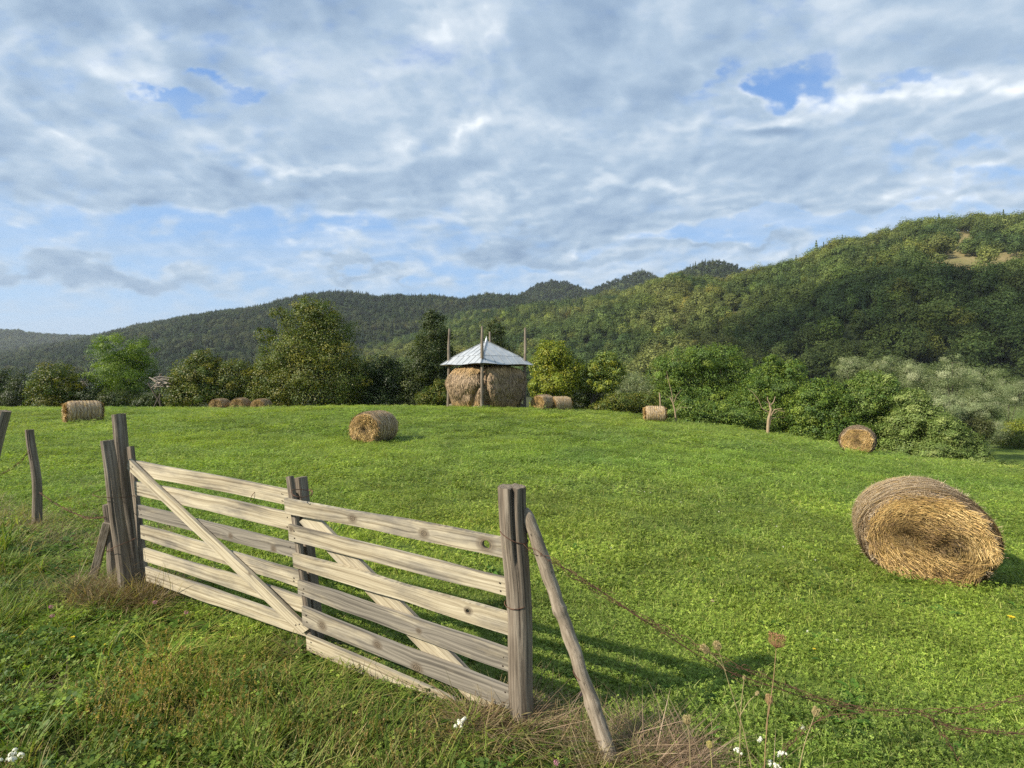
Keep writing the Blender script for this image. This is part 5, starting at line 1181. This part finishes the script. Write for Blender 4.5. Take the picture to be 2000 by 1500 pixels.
idx = r.integers(0, 4, k); c1 = u_ < sp; idx[c1] = r.integers(7, 10, c1.sum()); c2 = (~c1) & (r.uniform(size=k) < dr); idx[c2] = r.integers(10, 13, c2.sum())
c3 = (~c1) & (~c2) & (r.uniform(size=k) < lf); idx[c3] = r.integers(13, 19, c3.sum()); c4 = (~c1) & (~c2) & (~c3) & (r.uniform(size=k) < .10 + .26 * (a > .52)); idx[c4] = r.integers(4, 7, c4.sum())
s_ = r.uniform(.75, 1.25, k) * np.where(y > 4.5, 1.6, 1.); hgt = 1.22 * (.22 + .78 * sstep(.05, .75, vg) * (1 - .25 * sstep(2.6, 1.8, y))) * (.7 + .7 * fbm(x * 2.3, y * 2.3, 54, 3)) * np.where(y > 4.5, 1.15, 1.) * (1 + .55 * ell(px, py, [(110, 1040, 240, 90, 0)]))
tint = patch_tint(x, y, r) * np.where((idx > 9) & (idx < 13), 1.0, .86)[:, None]
instancer('verge_grass', m_grass, np.stack([x, y, z], -1), rnd_rot(r, k), np.stack([s_, s_, s_ * hgt], -1), idx, tint, vP, 'rough uncut grass, weeds and seed spikes in front of the gate', 'grass')
# dead grass gathered round the feet of the posts
def dtuft(mb, r): blades(mb, r, 44, .07, (.08, .27), .0030, DRY, 1.1, .5)
def dmat(mb, r): blades(mb, r, 80, .11, (.05, .16), .0022, [(.40, .28, .19), (.33, .23, .15), (.46, .34, .24), (.26, .18, .11)], 1.5, .9)
def dgreen(mb, r): blades(mb, r, 34, .07, (.10, .24), .0036, TALL + DRY[:2], 1.0, .4)
dP = [proto(dtuft, 400 + i) for i in range(3)] + [proto(dmat, 410 + i) for i in range(3)] + [proto(dgreen, 420 + i) for i in range(2)]
Q = []
for cx, cy, Z, sx_, sy_, k, kinds, hs_ in ((245, 1140, 3.72, .22, .14, 95, (0, 1, 2, 3, 4, 6, 7), 1.0), (285, 1135, 3.62, .14, .08, 30, (0, 1, 6, 7), .8), (190, 1150, 3.75, .22, .10, 40, (0, 3, 4, 6), .8), (1018, 1402, 2.42, .10, .06, 26, (0, 1, 3, 4, 5), .62), (960, 1440, 2.36, .14, .07, 26, (3, 4, 5, 0, 6), .6), (1100, 1450, 2.3, .20, .10, 26, (0, 6, 7, 3), .62),
                                           (1275, 1480, 2.2, .11, .07, 60, (3, 4, 5), .8), (1215, 1480, 2.18, .08, .05, 20, (0, 6), .7), (70, 1035, 5.7, .35, .2, 50, (0, 1, 6, 7, 3), .85), (150, 1015, 4.9, .7, .3, 70, (0, 6, 7, 2), .8), (20, 985, 6.6, .9, .5, 70, (0, 6, 7, 2), .9), (612, 1285, 3.05, .08, .06, 12, (6, 7), .5), (30, 1390, 2.4, .12, .1, 16, (3, 4), .7)):
    c = P(cx, cy, Z); xx = c[0] + r.normal(0, sx_, k); yy = Z + r.normal(0, sy_, k); s_ = r.uniform(.7, 1.2, k)
    Q.append((np.stack([xx, yy, ground(xx, yy)], -1), rnd_rot(r, k, .2), np.stack([s_, s_, s_ * hs_ * .8 * r.uniform(.7, 1.2, k)], -1), r.choice(kinds, k), np.ones((k, 3)) * r.uniform(.6, 1.05, (k, 1))))
instancer('dry_grass', m_grass, *[np.concatenate(q) for q in zip(*Q)], dP, 'dead tan grass gathered round the feet of the posts', 'grass')
# broad-leaved weeds in the mown part
def wros(mb, r): rosette(mb, r, 8, (.06, .13), .028, [(.10, .21, .028), (.085, .18, .025), (.13, .24, .04)], .7)
def wflow(mb, r):
    t_ = blades(mb, r, 2, .05, (.06, .10), .002, GR, .3, .2)
    for p in t_: leaf_quads(mb, p + r.normal(0, .004, (16, 3)), r.normal(size=(16, 3)), .008, np.tile((.75, .73, .66), (16, 1)), .6, r)
wP = [proto(wros, 500 + i) for i in range(4)] + [proto(wflow, 510)]
x, y = wedge(r, 1.8, 9, 5.5); x2, y2 = wedge(r, 9, 30, .55); x, y = np.concatenate([x, x2]), np.concatenate([y, y2])
kp = (verge(x, y) < -.08) & (edge_dist(x, y) < 0) & ((fbm(x * .8, y * .8, 61, 3) > .46) | (y > 9)); x, y = x[kp], y[kp]; k = len(x)
idx = np.where((r.uniform(size=k) < .12) | ((y > 9) & (r.uniform(size=k) < .6)), 4, r.integers(0, 4, k)); s_ = r.uniform(.6, 1.15, k)
instancer('meadow_weeds', m_grass, np.stack([x, y, ground(x, y)], -1), rnd_rot(r, k), np.stack([s_, s_, s_], -1), idx, np.ones((k, 3)) * r.uniform(.8, 1.15, (k, 1)), wP, 'dandelion leaves and white clover heads among the mown grass', 'weeds')

# single flowers and seed heads
m_fl = leaf_material('petals', trans=.25, rough=.7)
def stem(mb, q, r0, col): tube(mb, smooth(q, 16), np.linspace(r0, r0 * .6, 16), 5, cap=False, tint=col)
def flower(name, cat, label, px, py, Z, kind, size, group):
    rr = np.random.default_rng(int(px * 7 + py)); h = P(px, py, Z); b = np.array([h[0] + rr.normal(0, .02), Z + rr.normal(0, .02), 0]); b[2] = gz(b[0], b[1]); h[2] = max(h[2], b[2] + .06)
    root = empty(name, b, label, cat, group); mb = MB(); stem(mb, [b - [0, 0, .02], (b + h) / 2 + rr.normal(0, .01, 3), h], .0016, (.10, .15, .04)); mb.build('stem', m_fl, root); mb = MB()
    if kind == 'yarrow':
        for j in range(9):
            c = h + np.array([rr.normal(0, size * .32), rr.normal(0, size * .32), rr.normal(0, size * .10)]); kk = 26
            dd = norm(rr.normal(size=(kk, 3)) + [0, 0, .8]); leaf_quads(mb, c + dd * size * .15, dd, size * .16, np.tile((.78, .77, .70), (kk, 1)) * rr.uniform(.85, 1.1, (kk, 1)), .8, rr)
    elif kind == 'clover':
        dd = norm(rr.normal(size=(70, 3))); leaf_quads(mb, h + dd * size * .42 * [1, 1, .9], dd + rr.normal(size=(70, 3)) * .6, size * .28, np.array([(.50, .20, .30), (.60, .33, .42), (.42, .17, .26)])[rr.integers(0, 3, 70)], .4, rr)
    else:
        for j in range(7):
            a_ = j * 2 * PI / 7; dd = np.array([[math.cos(a_), math.sin(a_), .35]]); leaf_quads(mb, h + dd * size * .3, np.array([[-dd[0, 0] * .3, -dd[0, 1] * .3, 1]]), size * .5, np.array([(.75, .55, .03)]), .7, rr)
        leaf_quads(mb, h + rr.normal(0, size * .08, (8, 3)), rr.normal(size=(8, 3)), size * .2, np.tile((.55, .36, .02), (8, 1)), .8, rr)
    mb.build('flower_head', m_fl, root)
for a_ in [('yarrow', 'flower', 'large white yarrow head at the bottom left corner', 28, 1474, 1.78, 'yarrow', .046, 'white yarrow flowers'), ('yarrow', 'flower', 'white yarrow cluster below the bottom board of the gate', 899, 1412, 2.3, 'yarrow', .05, 'white yarrow flowers'),
           ('yarrow', 'flower', 'small white yarrow at the bottom edge under the tall seed head', 1509, 1492, 2.03, 'yarrow', .032, 'white yarrow flowers'), ('yarrow', 'flower', 'small white yarrow left of the tall reddish seed stalk', 1441, 1466, 2.1, 'yarrow', .03, 'white yarrow flowers'), ('yarrow', 'flower', 'faint white yarrow beside the small lower seed head', 1484, 1446, 2.12, 'yarrow', .024, 'white yarrow flowers'), ('yarrow', 'flower', 'white yarrow right of the tall reddish seed stalk', 1526, 1472, 2.08, 'yarrow', .03, 'white yarrow flowers'),
           ('clover_flower', 'flower', 'upper pale pink clover of the pair in the left grass', 100, 1185, 3.2, 'clover', .026, 'pink clover flowers'), ('clover_flower', 'flower', 'lower pale pink clover of the pair in the left grass', 102, 1203, 3.1, 'clover', .026, 'pink clover flowers'), ('clover_flower', 'flower', 'pink clover in front of the dead grass at the hinge posts', 303, 1176, 3.3, 'clover', .03, 'pink clover flowers'), ('clover_flower', 'flower', 'pink clover below the left end of the bottom board', 364, 1196, 3.2, 'clover', .026, 'pink clover flowers'),
           ('clover_flower', 'flower', 'bright pink clover at the bottom edge near the prop pole', 1087, 1497, 2.1, 'clover', .026, 'pink clover flowers'), ('clover_flower', 'flower', 'mauve clover close beside the leaning prop pole', 1134, 1356, 2.55, 'clover', .022, 'pink clover flowers'), ('clover_flower', 'flower', 'dull pink clover in the mown grass above the wire', 1392, 1188, 4.0, 'clover', .026, 'pink clover flowers'),
           ('buttercup', 'flower', 'left one of two yellow flowers in the left grass', 142, 1245, 2.9, 'butter', .024, 'yellow flowers'), ('buttercup', 'flower', 'right one of two yellow flowers in the left grass', 207, 1259, 2.85, 'butter', .024, 'yellow flowers'), ('buttercup', 'flower', 'yellow flower in the mown grass left of the right edge', 1975, 1206, 3.9, 'butter', .05, 'yellow flowers'), ('buttercup', 'flower', 'tiny yellow flower right of the tall seed head', 1590, 1277, 3.3, 'butter', .02, 'yellow flowers')]:
    flower(*a_)
def umbel(mb, h, dv, size, rr, openness, col):
    dv = norm(np.array(dv, float)); e1 = norm(np.cross(dv, [.3, 1, .2])); e2 = np.cross(dv, e1); k = 46
    for j in range(k):
        a_ = j * 2.39996; q = math.sqrt((j + .5) / k); o_ = (e1 * math.cos(a_) + e2 * math.sin(a_)); L = size * rr.uniform(.85, 1.1)
        p1 = h + o_ * q * L * .40 * (.8 + openness) + dv * L * .38; p2 = h + o_ * q * L * (.22 + .5 * openness) + dv * L * (.80 + .15 * (1 - q))
        tube(mb, [h, p1, p2], [.0008, .0007, .0005], 4, cap=False, tint=col * rr.uniform(.8, 1.2)); kk = 5
        leaf_quads(mb, p2 + rr.normal(0, size * .045, (kk, 3)), rr.normal(size=(kk, 3)), size * .13, np.tile(col, (kk, 1)) * rr.uniform(.7, 1.3, (kk, 1)), .5, rr)
def carrot(label, foot, stems, Z, seed, col=(.36, .29, .15)):
    rr = np.random.default_rng(seed); b = P(*foot, Z); b[2] = gz(b[0], b[1]); root = empty('wild_carrot', b, label, 'dried plant', 'dry wild carrot seed heads')
    for pts, size, op in stems:
        q = [P(a_, c_, Z + .01 * i) for i, (a_, c_) in enumerate(pts)]
        if pts[0][1] > 1480: q[0] = b.copy()
        mb = MB(); tube(mb, smooth(q, 14), np.linspace(.0026 if pts[0][1] > 1480 else .0016, .0012, 14), 6, cap=False, tint=col); mb.build('stem', m_fl, root)
        mb = MB(); umbel(mb, q[-1], q[-1] - q[-2], size, rr, op, np.array(col) * ([1.05, .85, .85] if op > .6 else [1.25, 1.25, 1.2])); mb.build('seed_head', m_fl, root)
carrot('tallest dry wild carrot with an open fluffy reddish head', (1489, 1530), [([(1489, 1530), (1497, 1420), (1511, 1330), (1516, 1266)], .056, .75), ([(1496, 1425), (1499, 1400), (1501, 1378)], .040, .2)], 2.02, 1, (.34, .23, .12))
carrot('leaning dry wild carrot with two pale closed heads on the wire', (1480, 1530), [([(1480, 1530), (1453, 1425), (1425, 1340), (1404, 1272)], .040, .25), ([(1418, 1310), (1402, 1290), (1386, 1276)], .042, .25)], 2.05, 2)
carrot('dry wild carrot with one round head below the wire', (1548, 1500), [([(1545, 1505), (1570, 1455), (1590, 1400)], .038, .3)], 2.04, 3)
carrot('small pale wild carrot head low in the grass right of the prop pole', (1350, 1500), [([(1352, 1500), (1347, 1450), (1343, 1416)], .036, .5)], 2.1, 4)
carrot('small yellowish seed head near the bottom edge', (1392, 1510), [([(1394, 1512), (1390, 1485), (1387, 1463)], .028, .3)], 2.05, 5, (.42, .36, .14))
carrot('thin side stalk with tiny heads beside the leaning wild carrot', (1444, 1490), [([(1442, 1490), (1446, 1390), (1453, 1328)], .018, .2), ([(1444, 1400), (1462, 1370), (1475, 1358)], .022, .2)], 2.12, 6)
# ------------------------------------------------------------------ a cloud out of view, shaped to cast the shade on the lower right hill
Xh, Yh, Zh, PXh, PYh, Vh = HILLS['right']
poly = np.array([(1425, 665), (1470, 640), (1560, 600), (1640, 572), (1720, 548), (1830, 552), (1930, 560), (2100, 560), (2300, 560), (2600, 600), (2600, 800), (1400, 800)], float)
def inside(px, py):
    o = np.zeros(px.shape, bool); q = np.roll(poly, 1, 0)
    for (x1, y1), (x2, y2) in zip(poly, q):
        c = ((y1 > py) != (y2 > py)) & (px < (x2 - x1) * (py - y1) / (y2 - y1 + 1e-12) + x1); o ^= c
    return o
sel = inside(PXh, PYh) & (Vh <= 1) & (Vh > .0)
hp = np.stack([Xh[sel], Yh[sel], Zh[sel] + 4], -1)
ALT = 420.
cp = hp + SUN * ((ALT - hp[:, 2]) / SUN[2])[:, None]
r = np.random.default_rng(4); cell = {}
for p in cp: cell.setdefault((int(p[0] // 22), int(p[1] // 22)), p)
m_cloud, n = mat('cloud'); tr_ = n.new('ShaderNodeBsdfTransparent'); mx_ = n.new('ShaderNodeMixShader'); mx_.inputs[0].default_value = .88
n.t.links.new(n.bsdf((.92, .92, .93), 1, None, 0), mx_.inputs[1]); n.t.links.new(tr_.outputs[0], mx_.inputs[2]); n.out(mx_.outputs[0])
u_ = np.linspace(0, 2 * PI, 20, endpoint=False); w_ = np.linspace(-PI / 2 + .01, PI / 2 - .01, 11)
U, Wd = np.meshgrid(u_, w_, indexing='ij'); mb = MB()
for p in cell.values():
    rad = r.uniform(17, 24); q = np.stack([np.cos(U) * np.cos(Wd), np.sin(U) * np.cos(Wd), np.sin(Wd) * .8], -1)
    bump_ = 1 + .35 * (fbm(q[..., 0] * 2.5 + p[0], q[..., 1] * 2.5 + q[..., 2] * 2 + p[1], 3, 3) - .5)
    mb.add((np.array([p[0], p[1], ALT + r.normal(0, 6)]) + q * (rad * bump_)[..., None]).reshape(-1, 3), grid_faces(20, 11, True))
o = mb.build('cloud', m_cloud); tag(o, 'white cloud out of view, shaped to shade the lower right hill', 'cloud', kind='structure')
print('cloud cells', len(cell), cp[:, :2].min(0), cp[:, :2].max(0))
HAZE = True
if HAZE:
    m_haze = bpy.data.materials.new('haze'); m_haze.use_nodes = True; n = NT(m_haze.node_tree)
    v = n.new('ShaderNodeVolumePrincipled'); n.put(v.inputs['Color'], (.80, .88, 1.0)); n.put(v.inputs['Density'], .00008); n.put(v.inputs['Anisotropy'], .1)
    oo = n.new('ShaderNodeOutputMaterial'); n.t.links.new(v.outputs[0], oo.inputs['Volume'])
    bx0, bx1 = np.array([-2700, -110, -20.]), np.array([2700, 2700, 330.])
    mb = MB(); vv = np.array([[(bx0, bx1)[i][0], (bx0, bx1)[j][1], (bx0, bx1)[k][2]] for i in (0, 1) for j in (0, 1) for k in (0, 1)])
    mb.add(vv, [[0, 1, 3, 2], [4, 6, 7, 5], [0, 4, 5, 1], [2, 3, 7, 6], [0, 2, 6, 4], [1, 5, 7, 3]])
    tag(mb.build('haze', m_haze, smooth=False), 'thin blue haze in the valley air', 'haze', kind='stuff')
